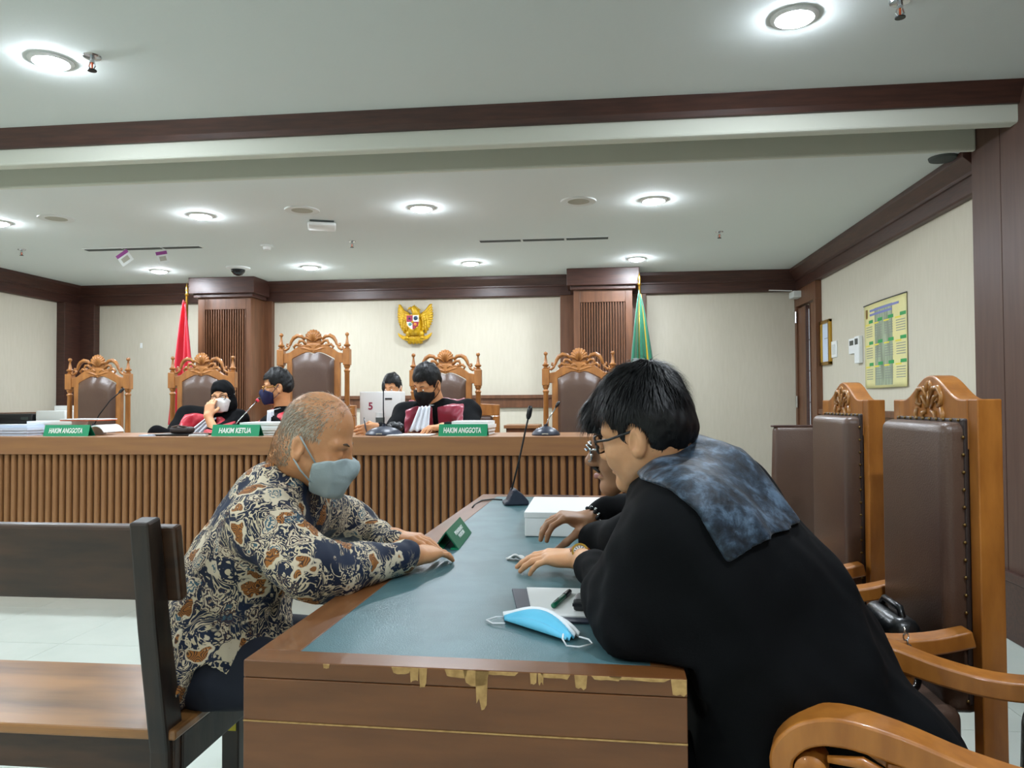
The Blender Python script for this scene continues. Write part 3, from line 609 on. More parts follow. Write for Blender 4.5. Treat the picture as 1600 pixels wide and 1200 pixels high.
mat('shield_red', '#9c2f4c', .5); mat('shield_navy', '#1f3b52', .5); mat('shield_teal', '#4c8f83', .5); mat('shield_orange', '#d9842f', .5)
def shp(pts, n, mt, d): MB().prism([(E(x, 0)[0], E(0, y)[2]) for x, y in pts], 1, YB-d-.012, YB-d).build(n, mt, t)
shp([(-10.5, -12.5), (10.5, -12.5), (10.5, 0), (8.5, 6), (4, 10), (0, 12), (-4, 10), (-8.5, 6), (-10.5, 0)], 'shield_rim', 'brass', .150)
shp([(-9.5, -11.5), (-.4, -11.5), (-.4, -1.5), (-9.5, -1.5)], 'shield_quarter', 'shield_red', .161); shp([(.4, -11.5), (9.5, -11.5), (9.5, -1.5), (.4, -1.5)], 'shield_quarter', 'white', .161)
shp([(-9.5, -1), (-.4, -1), (-.4, 10.5), (-4, 8.5), (-8, 4.5)], 'shield_quarter', 'white', .161); shp([(.4, -1), (9.5, -1), (8, 4.5), (4, 8.5), (.4, 10.5)], 'shield_quarter', 'shield_red', .161)
for (x, y, r, mt, n) in ((5, -7, 3.4, 'shield_navy', 'tree_motif'), (-4, 2.5, 2.6, 'shield_teal', 'cotton_motif'), (4.2, 3, 2.6, 'shield_orange', 'rice_motif'), (0, -1, 2.0, 'gold_paint', 'star_motif'), (-5, -6.5, 1.6, 'shield_navy', 'bull_motif')):
    MB().ball(E(x, y, .145), (r*pxm, .010, r*pxm), 10, 6).build(n, mt, t, smooth=True)
# flags
def flag(label, px, y, top, spread, mt, emblem=None, fringe=None):
    p = P(px, top, Y=y); t = thing('flag_stand', label, 'flag', (p[0], y, .18)); x0, zt = p[0], p[2]
    MB().tube([(x0, y, .2), (x0, y, zt)], .014, 10).build('flag_pole', 'brass', t, smooth=True)
    MB().lathe([(.014, zt), (.024, zt+.01), (.010, zt+.03), (.018, zt+.06), (.001, zt+.14)], (x0, y, 0), seg=12).build('finial', 'brass', t, smooth=True)
    MB().lathe([(.16, .18), (.16, .20), (.06, .23), (.03, .28), (.02, .30)], (x0, y, 0), seg=20).build('stand_base', 'dark_metal', t, smooth=40)
    L = 1.35
    def cl(u, v):                          # cloth gathered at the pole top, falling in folds
        wdt = .02+spread*(v**.8); x = x0+(u-.5+spread_off)*wdt; yy = y-.03-.05*math.sin(u*math.pi*5)*(.2+.8*v)-.02*math.cos(u*7); return (x, yy, zt-.05-L*v-.06*u*(1-v))
    if mt == 'flag_red':
        spread_off = -.05; MB().grid(cl, 30, 24).build('flag_cloth', 'flag_red', t, smooth=True, solid=.003)
        def cl2(u, v): a = cl(u*.6+.2, .45+.53*v); return (a[0]+.02, a[1]+.05, a[2])
        MB().grid(cl2, 20, 10).build('flag_cloth', 'flag_white', t, smooth=True, solid=.003)
    else:
        spread_off = .08; MB().grid(cl, 30, 24).build('flag_cloth', mt, t, smooth=True, solid=.003)
        def fr_(u, v): a = cl(.72+.10*u, v*.98); return (a[0]+.004, a[1]-.012, a[2])
        MB().grid(lambda u, v: fr_(u*.55, v*.62), 3, 20).build('fringe', 'flag_yellow', t, smooth=True, solid=.006)
        def em(u, v): a = cl(.02+.34*u, .56+.20*v); return (a[0], a[1]-.014, a[2])
        MB().grid(em, 6, 8).build('emblem_patch', 'flag_yellow', t, smooth=True, solid=.004)
flag('red and white flag on a pole beside the left pilaster', 292, 7.75, 462, .30, 'flag_red')
flag('green flag with yellow fringe on a pole beside the right pilaster', 999, 7.75, 446, .34, 'flag_green')
# name plates on the bench
def nameplate(px0, px1, s, label):
    y = BY+.07; a, b = P(px0, 681, Y=y), P(px1, 681, Y=y); x0, x1 = a[0], b[0]; z = BZ; hh = .074
    t = thing('nameplate', label, 'nameplate', ((x0+x1)/2, y+.03, z), group='green nameplates on the judges bench')
    MB().prism([(y, z), (y+.022, z+hh), (y+.026, z+hh), (y+.004, z)], 0, x0, x1).build('front_face', 'sign_green', t)
    MB().prism([(y+.075, z), (y+.024, z+hh-.002), (y+.026, z+hh), (y+.079, z)], 0, x0, x1+.0).build('rear_face', 'sign_green_dark', t)
    MB().prism([(y+.004, z+.001), (y+.075, z+.001), (y+.075, z+.003), (y+.004, z+.003)], 0, x0, x1).build('base_strip', 'sign_green_dark', t)
    ang = math.atan2(hh, .022)
    text('lettering', s, .047, 'sign_text', t, ((x0+x1)/2-.005, y+.0098, z+hh*.47), (ang, 0, 0), sx=.262/(.0335*len(s)), shear=.1, bold=.0012)
nameplate(67, 137, 'HAKIM ANGGOTA', 'green nameplate lettered HAKIM ANGGOTA before the leftmost empty chair')
nameplate(330, 404, 'HAKIM KETUA', 'green nameplate lettered HAKIM KETUA before the person in headscarf')
nameplate(685, 761, 'HAKIM ANGGOTA', 'green nameplate lettered HAKIM ANGGOTA before the person in black mask')
# gooseneck microphones
def mic(label, base, pts, r=.075, dome=True, body='slate_plastic', neck='dark_metal', head='black_plastic', hr=.011, hl=.05, ring=None):
    t = thing('microphone', label, 'microphone', base, group='gooseneck microphones'); x, y, z = base
    if dome:
        MB().lathe([(r, z), (r*1.02, z+.008), (r*.93, z+.022), (r*.68, z+.042), (r*.3, z+.054), (.012, z+.058), (.012, z+.07)], (x, y, 0), seg=28).build('base', body, t, smooth=40)
        MB().box(x-.02, x+.02, y-r*1.0, y-r*.9, z+.006, z+.016).build('talk_button', 'grille', t, bevel=.003)
    q = [np.array(p, float) for p in pts]
    MB().tube(q, .0042, 8).build('gooseneck', neck, t, smooth=True)
    d = q[-1]-q[-2]; d /= np.linalg.norm(d)
    MB().tube([q[-1]-d*.012, q[-1], q[-1]+d*hl*.5, q[-1]+d*hl], [.006, hr, hr*1.05, hr*.7], 12).build('capsule', head, t, smooth=True)
    if ring: MB().tube([q[-1]-d*.006, q[-1]+d*.012], [hr*1.12, hr*1.12], 12).build('light_ring', ring, t, smooth=True)
    return t
mat('ring_red', '#e0304a', .4)
def bt(px, py): p = P(px, py, Z=BZ); return p
b = np.array([P(600, 676, Y=4.78)[0], 4.78, BZ]); mic('round based gooseneck microphone before the person in black mask', b, [b+(0, 0, .06), P(599, 640, Y=4.80), P(599, 608, Y=4.82)], .118, hl=.05)
b = np.array([P(853, 678, Y=4.74)[0], 4.74, BZ]); mic('round based microphone with silver neck before the right empty chair', b, [b+(0, 0, .055), P(857, 655, Y=4.75), P(870, 634, Y=4.77)], .088, neck='chrome', hl=.03)
b = np.array([P(366, 676, Y=4.98)[0], 4.98, BZ]); mic('gooseneck microphone with red ring before the person in navy mask', b, [b+(0, 0, .05), P(372, 658, Y=5.0), P(402, 626, Y=5.05)], .075, neck='chrome', hl=.03, ring='ring_red')
b = np.array([P(146, 678, Y=5.12)[0], 5.12, BZ]); mic('black gooseneck microphone before the leftmost empty chair', b, [b+(0, 0, .05), P(155, 648, Y=5.12), P(172, 626, Y=5.12), P(188, 612, Y=5.12)], .075, hl=.035)
# papers and small things along the bench
def slab(name, label, cat, x0, x1, y0, y1, z0, h, mt, rz=0.0, layers=1, group=None, edge=None):
    cx, cy_ = (x0+x1)/2, (y0+y1)/2; t = thing(name, label, cat, (cx, cy_, z0), rz, group)
    for i in range(layers):
        o = .004*((i*37) % 5-2)
        MB().box(x0-cx+o, x1-cx+o, y0-cy_-o, y1-cy_-o, h*i/layers, h*(i+1)/layers-.0006).build('sheet_bundle' if layers > 1 else 'sheet', mt if i < layers-1 or edge is None else edge, t, world=False)
    return t
def bx(px, y): return P(px, 678, Y=y)[0]
slab('paper_stack', 'pale stack of papers at the left end of the bench', 'papers', bx(20, 4.8), bx(66, 4.8), 4.66, 4.82, BZ, .075, 'paper_blue', 0, 4)
slab('document_pile', 'white document pile behind the left nameplate', 'papers', bx(68, 5), bx(134, 5), 4.84, 5.02, BZ, .095, 'paper', .04, 5)
t = slab('orange_folder', 'white and orange folder lying on the left document pile', 'folder', bx(112, 4.95), bx(172, 4.95), 4.83, 5.03, BZ+.0955, .014, 'orange', -.03, 2, edge='paper')
t = thing('rolled_paper', 'curled white papers right of the left nameplate', 'papers', (bx(155, 4.8), 4.8, BZ))
MB().prism([(bx(143, 4.8)+.13*u, BZ+.002+.068*math.sin(min(1, u)*math.pi*.95)**.6) for u in np.linspace(0, 1, 12)] + [(bx(143, 4.8)+.13*u, BZ+.06*math.sin(min(1, u)*math.pi*.95)**.6) for u in np.linspace(1, 0, 12)], 1, 4.74, 4.96).build('curled_sheet', 'paper', t, smooth=30)
slab('open_folder', 'flat black folder on the bench before the person in headscarf', 'folder', bx(246, 4.75), bx(322, 4.75), 4.64, 4.86, BZ, .012, 'black_plastic', 0, 2)
slab('loose_paper', 'loose pale sheet at the bench edge left of the black folder', 'papers', bx(226, 4.66), bx(247, 4.66), 4.60, 4.76, BZ, .010, 'paper_blue')
slab('note_pad', 'cream note pad between black folder and middle nameplate', 'papers', bx(304, 4.66), bx(330, 4.66), 4.59, 4.63, BZ, .012, 'paper', 0, 2)
t = thing('leather_pouch', 'small dark brown leather pouch before the person in headscarf', 'pouch', (bx(285, 4.75), 4.75, BZ+.012))
rbox(.135, .10, .045, .02, 4).xf(Matrix.Translation((bx(285, 4.75), 4.75, BZ+.035))).build('pouch_body', 'leather_seam', t, smooth=50)
MB().tube([(bx(272, 4.75), 4.72, BZ+.055), (bx(285, 4.75), 4.70, BZ+.066), (bx(297, 4.75), 4.72, BZ+.055)], .006, 8).build('pouch_flap', 'leather', t, smooth=True)
slab('document_pile', 'slanting white document pile right of the middle nameplate', 'papers', bx(385, 4.85), bx(450, 4.85), 4.74, 5.0, BZ, .085, 'paper', .06, 5)
slab('document_pile', 'white document pile behind the right nameplate', 'papers', bx(712, 4.9), bx(768, 4.9), 4.80, 5.05, BZ, .088, 'paper', -.05, 4)
slab('writing_paper', 'white sheet under the hand of the person in black mask', 'papers', bx(612, 4.72), bx(676, 4.72), 4.60, 4.84, BZ, .008, 'paper', 0, 2)
t = thing('foam_windscreen', 'fuzzy black foam windscreen right of the round microphone base', 'windscreen', (bx(618, 4.95), 4.95, BZ))
f = MB(); rr = random.Random(3)
for i in range(26):
    a, e = rr.uniform(0, 6.28), rr.uniform(0, 1.2); f.ball((bx(618, 4.95)+.045*math.cos(a)*math.cos(e), 4.95+.04*math.sin(a)*math.cos(e), BZ+.035+.03*math.sin(e)), .022, 8, 5)
f.build('foam', 'black_plastic', t, smooth=True)
t = thing('paper_cup', 'white cup with dark print before the white box', 'cup', (P(594, 660, Y=6.14)[0], 6.14, .985)); cx = P(594, 660, Y=6.14)[0]
MB().lathe([(.032, .985), (.038, 1.135), (.040, 1.14), (.034, 1.138), (.029, .99)], (cx, 6.14, 0), seg=20).build('cup_wall', 'white', t, smooth=40)
MB().lathe([(.0365, 1.06), (.038, 1.10)], (cx, 6.14, 0), seg=20).build('cup_print', 'slot_dark', t, smooth=40)
# clerk furniture behind the bench
x0, x1 = P(545, 660, Y=6.3)[0], P(640, 660, Y=6.3)[0]
t = thing('clerk_table', 'brown clerk table behind the judges holding a white box', 'table', ((x0+x1)/2, 6.3, .18))
MB().box(x0, x1, 6.08, 6.62, .955, .985).build('table_top', 'bench_wood_x', t, bevel=.004); MB().box(x0+.02, x1-.02, 6.10, 6.12, .55, .955).build('modesty_panel', 'bench_wood', t)
for x in (x0+.02, x1-.07):
    for y in (6.12, 6.55): MB().box(x, x+.05, y, y+.05, .18, .955).build('leg', 'bench_wood', t)
a, b = P(562, 612, Y=6.25), P(626, 660, Y=6.25)
t = thing('white_case', 'white square computer case marked with a red 5', 'computer', ((a[0]+b[0])/2, 6.32, .985))
rbox(b[0]-a[0], .16, a[2]-.985, .008).xf(Matrix.Translation(((a[0]+b[0])/2, 6.33, (a[2]+.985)/2))).build('case_shell', 'white', t, smooth=40)
p = P(579, 635, Y=6.248); text('number', '5', .085, 'shield_red', t, (p[0], 6.248, p[2]), (math.pi/2, 0, 0), bold=.002)
p = P(607, 623, Y=6.248); MB().box(p[0]-.03, p[0]+.03, 6.245, 6.25, p[2]-.006, p[2]+.006).build('disc_slot', 'black_plastic', t)
x0, x1 = P(788, 670, Y=6.7)[0], P(843, 670, Y=6.7)[0]; zz = P(800, 664, Y=6.7)[2]
t = thing('side_table', 'low brown side table between the two right judge chairs', 'table', ((x0+x1)/2, 6.8, .18))
MB().box(x0, x1, 6.65, 7.0, zz-.03, zz).build('table_top', 'bench_wood_x', t, bevel=.004); MB().box(x0+.02, x1-.02, 6.67, 6.98, .5, zz-.03).build('table_body', 'panel_wood', t)
for x in (x0+.02, x1-.06):
    for y in (6.67, 6.94): MB().box(x, x+.04, y, y+.04, .18, .5).build('leg', 'panel_wood', t)
# cabinet and printer at the far left
x0, x1 = P(-40, 660, Y=6.9)[0], P(102, 660, Y=6.9)[0]
t = thing('low_cabinet', 'low dark cabinet behind the bench at the far left', 'cabinet', ((x0+x1)/2, 7.1, .18))
MB().box(x0, x1, 6.9, 7.4, .18, 1.0).build('cabinet_body', 'black_plastic', t, bevel=.004); MB().box(x0, x1, 6.88, 7.42, 1.0, 1.03).build('cabinet_top', 'off_white', t, bevel=.004)
for k in range(2): MB().box(x0+.02+(x1-x0)/2*k, x0+(x1-x0)/2*(k+1)-.02, 6.885, 6.9, .22, .96).build('cabinet_door', 'dark_metal', t, bevel=.003)
a, b = P(54, 650, Y=6.95), P(100, 672, Y=6.95)
t = thing('printer', 'white office printer on the low cabinet at the far left', 'printer', ((a[0]+b[0])/2, 7.1, 1.03))
rbox(b[0]-a[0], .32, .13, .015).xf(Matrix.Translation(((a[0]+b[0])/2, 7.12, 1.03+.066))).build('printer_body', 'off_white', t, smooth=40)
MB().box(a[0]+.02, b[0]-.04, 7.20, 7.215, 1.15, 1.21).build('paper_tray', 'white', t); MB().box(a[0]+.03, b[0]-.03, 6.93, 6.965, 1.05, 1.06).build('output_slot', 'slot_dark', t)
a, b = P(-30, 660, Y=6.95), P(50, 672, Y=6.95)
t = thing('black_printer', 'flat black device on the cabinet left of the white printer', 'printer', ((a[0]+b[0])/2, 7.1, 1.03))
rbox(b[0]-a[0], .34, .10, .012).xf(Matrix.Translation(((a[0]+b[0])/2, 7.12, 1.081))).build('device_body', 'black_plastic', t, smooth=40); MB().box(b[0]-.12, b[0]-.04, 6.945, 6.955, 1.07, 1.10).build('control_panel', 'screen', t)
# ------------------------------------------------------------------ on the attorney desk
Z = DZ
p = P(806, 786, Z=Z); t = thing('microphone', 'black gooseneck microphone with wedge base on the green desk', 'microphone', p)
w_ = MB(); c = P(804, 788, Z=Z)+(0, 0, .0)
prof = [(-.060, 0), (-.058, .018), (-.030, .050), (-.004, .070), (.012, .070), (.02, .05), (.035, .020), (.05, .012), (.052, 0)]
w_.prism([(a, h) for a, h in prof], 1, -.045, .045); w_.xf(Matrix.Translation((c[0], c[1], Z+.001)) @ Matrix.Rotation(math.pi+.25, 4, 'Z')); w_.build('wedge_base', 'slate_plastic', t, bevel=.012)
n0 = P(799, 768, Y=c[1]); n1 = P(812, 715, Y=c[1]); n2 = P(822, 668, Y=c[1]); n3 = P(825, 655, Y=c[1]); n4 = P(829, 634, Y=c[1])
MB().tube([n0, n1, n2, n3], .0042, 8).build('gooseneck', 'black_plastic', t, smooth=True)
MB().tube([n3, P(826, 650, Y=c[1]), P(828, 640, Y=c[1]), n4], [.007, .012, .012, .008], 12).build('capsule', 'black_plastic', t, smooth=True)
cb = [P(785, 781, Z=Z+.004), P(770, 780, Z=Z+.006), P(752, 782, Z=Z+.004), P(742, 788, Z=Z+.001), P(738, 793, Z=Z+.003)]
MB().tube(cb, .0035, 8).build('cable', 'black_plastic', t, smooth=True)
# green tent sign
A = P(677, 858, Z=Z); B = P(717, 859, Z=Z); Cc = P(737, 833, Z=Z); ridge = P(698, 829, X=(A[0]+B[0])/2)
dirv = Cc-B; L = np.linalg.norm(dirv); dirv /= L; nrm = np.array([-dirv[1], dirv[0], 0]); half = abs((A-B) @ nrm)/2; hz = ridge[2]-Z
ang = math.atan2(dirv[1], dirv[0])-math.pi/2
mid = B+nrm*half
t = thing('tent_sign', 'green folded tent sign with white lettering on the desk', 'sign', mid, ang)
for s, n in ((1, 'front_face'), (-1, 'rear_face')):
    MB().prism([(s*half, .002), (0, hz), (0, hz-.006), (s*half-s*.005, .002)], 1, 0, L).build(n, 'sign_green_dark', t, world=False)
MB().prism([(half*.98, 0), (half*.98, .003), (half*.35, .003), (half*.35, 0)], 1, 0, L).build('base_strip', 'sign_green', t, world=False); MB().prism([(-half*.98, 0), (-half*.98, .003), (-half*.25, .003), (-half*.25, 0)], 1, 0, L).build('base_strip', 'sign_green', t, world=False)
sl = math.atan2(hz, half)
tx = text('lettering', 'PENASIHAT\nHUKUM', .040, 'sign_text', t, (0, 0, 0), (0, 0, 0), bold=.0008)
tx.location = (half*.5+.0026, L*.5, hz*.5+.0018); tx.rotation_euler = Euler((sl, 0, math.pi/2), 'XYZ'); tx.scale = (.62*L/.25, .75*hz/.1, 1)
# white box file
a = P(820, 838, Z=Z); zt = P(818, 801, Y=a[1])[2]; h = zt-Z
t = thing('document_box', 'white closed box of documents under the braceleted hand', 'box', (a[0]+.14, a[1]+.16, Z))
MB().box(a[0], a[0]+.27, a[1], a[1]+.42, Z, zt).build('box_body', 'paper', t, bevel=.003); MB().box(a[0]-.002, a[0]+.272, a[1]-.002, a[1]+.42, zt-.018, zt+.002).build('box_lid', 'white', t, bevel=.002)
# folder, paper, pen, recorder
pa, pb, pc_, pd = P(823, 922, Z=Z), P(932, 919, Z=Z), P(932, 968, Z=Z), P(832, 966, Z=Z)
def quadslab(pts, z0, z1): v = [(p[0], p[1], z) for z in (z0, z1) for p in pts]; return MB().add(v, [(3, 2, 1, 0), (4, 5, 6, 7)]+[(i, (i+1) % 4, (i+1) % 4+4, i+4) for i in range(4)])
fx = .20
t = thing('clipboard', 'dark grey clip folder on the desk under white paper', 'folder', ((pa+pc_)/2)); mat('folder_slate', '#2c3242', .5)
quadslab([P(800, 922, Z=Z), P(800, 922, Z=Z)+(.30, 0, 0), P(812, 972, Z=Z)+(.24, 0, 0), P(812, 972, Z=Z)], Z, Z+.004).build('folder_cover', 'folder_slate', t)
t = thing('writing_paper', 'white sheet on the grey folder beside the black robe', 'papers', (pa+pc_)/2+(0, 0, .004))
quadslab([pa, pa+(.26, 0, 0), pd+(.21, 0, 0), pd], Z+.004, Z+.007).build('sheet', 'paper', t)
t = thing('pen', 'green and black ballpoint pen lying on the white sheet', 'pen', P(876, 937, Z=Z)+(0, 0, .007))
p0, p1 = P(864, 947, Z=Z+.013), P(891, 923, Z=Z+.013)
MB().tube([p0+(p1-p0)*q for q in (0, .03, .62)], [.0035, .0062, .0062], 10).build('barrel', 'sign_green_dark', t, smooth=True); MB().tube([p0+(p1-p0)*q for q in (.62, .66, .95, 1.0)], [.0066, .0068, .006, .003], 10).build('grip', 'black_plastic', t, smooth=True)
MB().tube([p0+(p1-p0)*q+(0, 0, .007) for q in (.05, .3)], .002, 6).build('clip', 'chrome', t)
p = P(905, 955, Z=Z+.007); t = thing('voice_recorder', 'small black box with silver edge on the white sheet', 'recorder', p)
b = rbox(.13, .062, .026, .006); b.xf(Matrix.Translation((p[0]+.055, p[1]+.02, Z+.0205)) @ Matrix.Rotation(-.12, 4, 'Z')); b.build('recorder_body', 'black_plastic', t, smooth=40)
b = MB().box(-.066, .066, -.0325, .0325, -.004, .002); b.xf(Matrix.Translation((p[0]+.055, p[1]+.02, Z+.022)) @ Matrix.Rotation(-.12, 4, 'Z')); b.build('silver_band', 'dark_metal', t)
# blue surgical mask lying on the desk
mat('mask_blue', '#63c1e2', .7, bump=.15, nscale=60); mat('mask_white', '#e8ecee', .75, bump=.1, nscale=60)
t = thing('surgical_mask', 'light blue surgical mask with white ear loops on the desk', 'face mask', P(850, 985, Z=Z))
k0, k1, k2, k3 = P(786, 963, Z=Z), P(853, 962, Z=Z), P(906, 995, Z=Z), P(884, 1005, Z=Z); k4 = P(789, 974, Z=Z)
def mk(u, v):                              # folded pleats: u along, v across
    lo_ = k4*(1-u)+k3*u; hi_ = k0*(1-u)+k2*u; hi_ = hi_+(P(856, 963, Z=Z)-(k0+k2)/2)*(1-(2*u-1)**2)*1.0
    p = lo_*(1-v)+hi_*v; zz = .006+.020*math.sin(math.pi*min(1, u*1.02))*math.sin(math.pi*v)**.7+.004*math.sin(v*20); return (p[0], p[1], Z+zz)
MB().grid(lambda u, v: mk(u, v*.62), 20, 14).build('outer_layer', 'mask_blue', t, smooth=True, solid=.002)
MB().grid(lambda u, v: mk(u, .60+v*.40), 20, 8).build('inner_layer', 'mask_white', t, smooth=True, solid=.002)
MB().tube([P(787, 964, Z=Z+.006), P(775, 964, Z=Z+.008), P(760, 969, Z=Z+.004), P(770, 974, Z=Z+.004), P(789, 974, Z=Z+.006)], .0018, 6).build('ear_loop', 'mask_white', t, smooth=True)
MB().tube([P(905, 995, Z=Z+.006), P(920, 999, Z=Z+.008), P(926, 1006, Z=Z+.004), P(905, 1011, Z=Z+.004), P(885, 1009, Z=Z+.006), P(879, 998, Z=Z+.018), P(880, 991, Z=Z+.02)], .0018, 6).build('ear_loop', 'mask_white', t, smooth=True)
t = thing('tissue', 'small crumpled white tissue at the fingertips of the watch hand', 'tissue', P(803, 874, Z=Z))
MB().grid(lambda u, v: (P(803, 874, Z=Z)[0]-.02+.05*u+.004*math.sin(9*v), P(803, 874, Z=Z)[1]-.015+.03*v, Z+.003+.012*math.sin(math.pi*u)*abs(math.sin(5*v+3*u))), 10, 8).build('crumpled_sheet', 'paper', t, smooth=True, solid=.002)
# bags by the chairs
mat('bag_leather', '#101315', .3, bump=.2, nscale=40)
t = thing('handbag', 'shiny black handbag with chain strap on the leather seat', 'handbag', (.755, 2.06, .492))
b = rbox(.08, .22, .19, .035, 4); b.xf(Matrix.Translation((.755, 2.06, .588))); b.build('bag_body', 'bag_leather', t, smooth=50)
ch = MB()
for i in range(14):
    a = i/13; c = np.array([.715+.01*math.sin(3*a), 1.87-.03*a, .68-.16*a])
    ch.tube([c+np.array([.007*math.cos(q)*(1 if i % 2 else .3), .007*math.cos(q)*(.3 if i % 2 else 1), .009*math.sin(q)]) for q in np.linspace(0, 2*math.pi, 9)], .0018, 5)
ch.build('chain_strap', 'chrome', t, smooth=True)
MB().tube([(.755, 1.98, .67), (.755, 2.0, .70), (.755, 2.10, .70), (.755, 2.14, .67)], .009, 8).build('handle', 'bag_leather', t, smooth=True)
mat('crocodile_leather', '#16191b', .28, bump=.6, nscale=45)
t = thing('tote_bag', 'tall black crocodile patterned bag on the floor at bottom right', 'handbag', (1.13, 2.0, 0))
b = rbox(.14, .26, .46, .06, 5); b.v = [(x*(1-.25*(z+.25)), y*(1-.5*(z+.25)), z) for x, y, z in b.v]; b.xf(Matrix.Translation((1.13, 2.0, .23))); b.build('bag_body', 'crocodile_leather', t, smooth=50)
for s in (-1, 1): MB().tube([(1.13+s*.03, 1.94, .44), (1.13+s*.035, 1.95, .52), (1.13+s*.035, 2.05, .52), (1.13+s*.03, 2.06, .44)], .009, 8).build('handle', 'bag_leather', t, smooth=True)
# ================================================================== people: smooth implicit bodies turned into meshes
def nrmz(v): v = np.array(v, float); return v/(np.linalg.norm(v)+1e-12)
class SD:                                   # a smooth union of cones and ellipsoids
    def __init__(s): s.it = []
    def cone(s, a, b, ra, rb=None, k=.02, sub=False): s.it.append(('c', np.array(a, np.float32), np.array(b, np.float32), ra, ra if rb is None else rb, k, sub)); return s
    def chain(s, pts, rs, k=.02):
        for i in range(len(pts)-1): s.cone(pts[i], pts[i+1], rs[i], rs[i+1], k)
        return s
    def ell(s, c, r, R=None, k=.02, sub=False): s.it.append(('e', np.array(c, np.float32), np.array(r, np.float32), np.eye(3, dtype=np.float32) if R is None else np.array(R, np.float32), 0, k, sub)); return s
    def sdf(s, other, k=.006): s.it.append(('s', other, 0, 0, 0, k, False)); return s
    def __call__(s, p):
        d = None
        for t, a, b, c, e, k, sub in s.it:
            if t == 'c':
                ba = b-a; q = p-a; h = np.clip((q @ ba)/max(float(ba @ ba), 1e-9), 0, 1)
                x = np.linalg.norm(q-h[:, None]*ba, axis=1)-(c+(e-c)*h)
            elif t == 'e':
                q = ((p-a) @ c)/b; k0 = np.linalg.norm(q, axis=1)+1e-6; x = k0*(k0-1)/(np.linalg.norm(q/b, axis=1)+1e-6)
            else: x = a(p)
            if d is None: d = x; continue
            if sub: x = -x; h = np.maximum(k-np.abs(d-x), 0)/k; d = np.maximum(d, x)+h*h*k*.25
            else: h = np.maximum(k-np.abs(d-x), 0)/k; d = np.minimum(d, x)-h*h*k*.25
        return d
    def bounds(s, pad=.03):
        lo = np.full(3, 1e9); hi = -lo
        for t, a, b, c, e, k, sub in s.it:
            if sub: continue
            if t == 'c': lo = np.minimum(lo, np.minimum(a-c, b-e)); hi = np.maximum(hi, np.maximum(a+c, b+e))
            elif t == 'e': m = np.abs(c) @ b; lo = np.minimum(lo, a-m); hi = np.maximum(hi, a+m)
            elif not hasattr(a, 'bounds'): continue
            else: l2, h2 = a.bounds(0); lo = np.minimum(lo, l2); hi = np.maximum(hi, h2)
        return lo-pad, hi+pad
def nets(fn, lo, hi, h):                    # naive surface nets over a sparse grid
    B = 4; n = np.ceil((np.array(hi)-lo)/h/B).astype(int)+1; N = n*B
    g = [lo[i]+h*B*(np.arange(n[i])+.375) for i in range(3)]
    cp = np.stack(np.meshgrid(*g, indexing='ij'), -1).reshape(-1, 3).astype(np.float32)
    cd = fn(cp).reshape(n); act = np.abs(cd) < h*B*1.7
    f = np.repeat(np.repeat(np.repeat(cd, B, 0), B, 1), B, 2).astype(np.float32)
    am = np.repeat(np.repeat(np.repeat(act, B, 0), B, 1), B, 2)
    ix = np.argwhere(am); pts = (np.array(lo)+ix*h).astype(np.float32)
    for i in range(0, len(pts), 400000): q = ix[i:i+400000]; f[q[:, 0], q[:, 1], q[:, 2]] = fn(pts[i:i+400000])
    s = f < 0; c = np.zeros(N-1, int); acc = np.zeros((*(N-1), 3), np.float32); cnt = np.zeros(N-1, np.float32)
    sl = lambda o: tuple(slice(o[i], N[i]-1+o[i]) for i in range(3))
    for ax in range(3):
        for o1 in (0, 1):
            for o2 in (0, 1):
                o = [0, 0, 0]; oo = [i for i in range(3) if i != ax]; o[oo[0]] = o1; o[oo[1]] = o2; e = list(o); e[ax] = 1
                a, b = f[sl(o)], f[sl(e)]; m = (a < 0) != (b < 0); t = np.where(m, a/np.where(m, a-b, 1), 0)
                for i in range(3): acc[..., i] += np.where(m, (t if i == ax else o[i]), 0)
                cnt += m
    on = cnt > 0; idx = np.full(N-1, -1); idx[on] = np.arange(on.sum())
    V = np.array(lo)+h*(np.argwhere(on)+acc[on]/cnt[on][:, None])
    FA = []
    for ax in range(3):
        u, v = [(1, 2), (2, 0), (0, 1)][ax]
        a = [slice(1, N[i]-1) for i in range(3)]; a[ax] = slice(0, N[ax]-1); b = list(a); b[ax] = slice(1, N[ax])
        m = s[tuple(a)] != s[tuple(b)]; w_ = np.argwhere(m); st = s[tuple(a)][m]
        off = np.ones(3, int); off[ax] = 0; base = w_+off
        def cell(du, dv): q = base.copy(); q[:, u] += du; q[:, v] += dv; return idx[q[:, 0], q[:, 1], q[:, 2]]
        Q = np.stack([cell(-1, -1), cell(0, -1), cell(0, 0), cell(-1, 0)], 1); Q[~st] = Q[~st][:, ::-1]; FA.append(Q)
    FA = np.concatenate(FA); FA = FA[(FA >= 0).all(1)]
    return V, FA
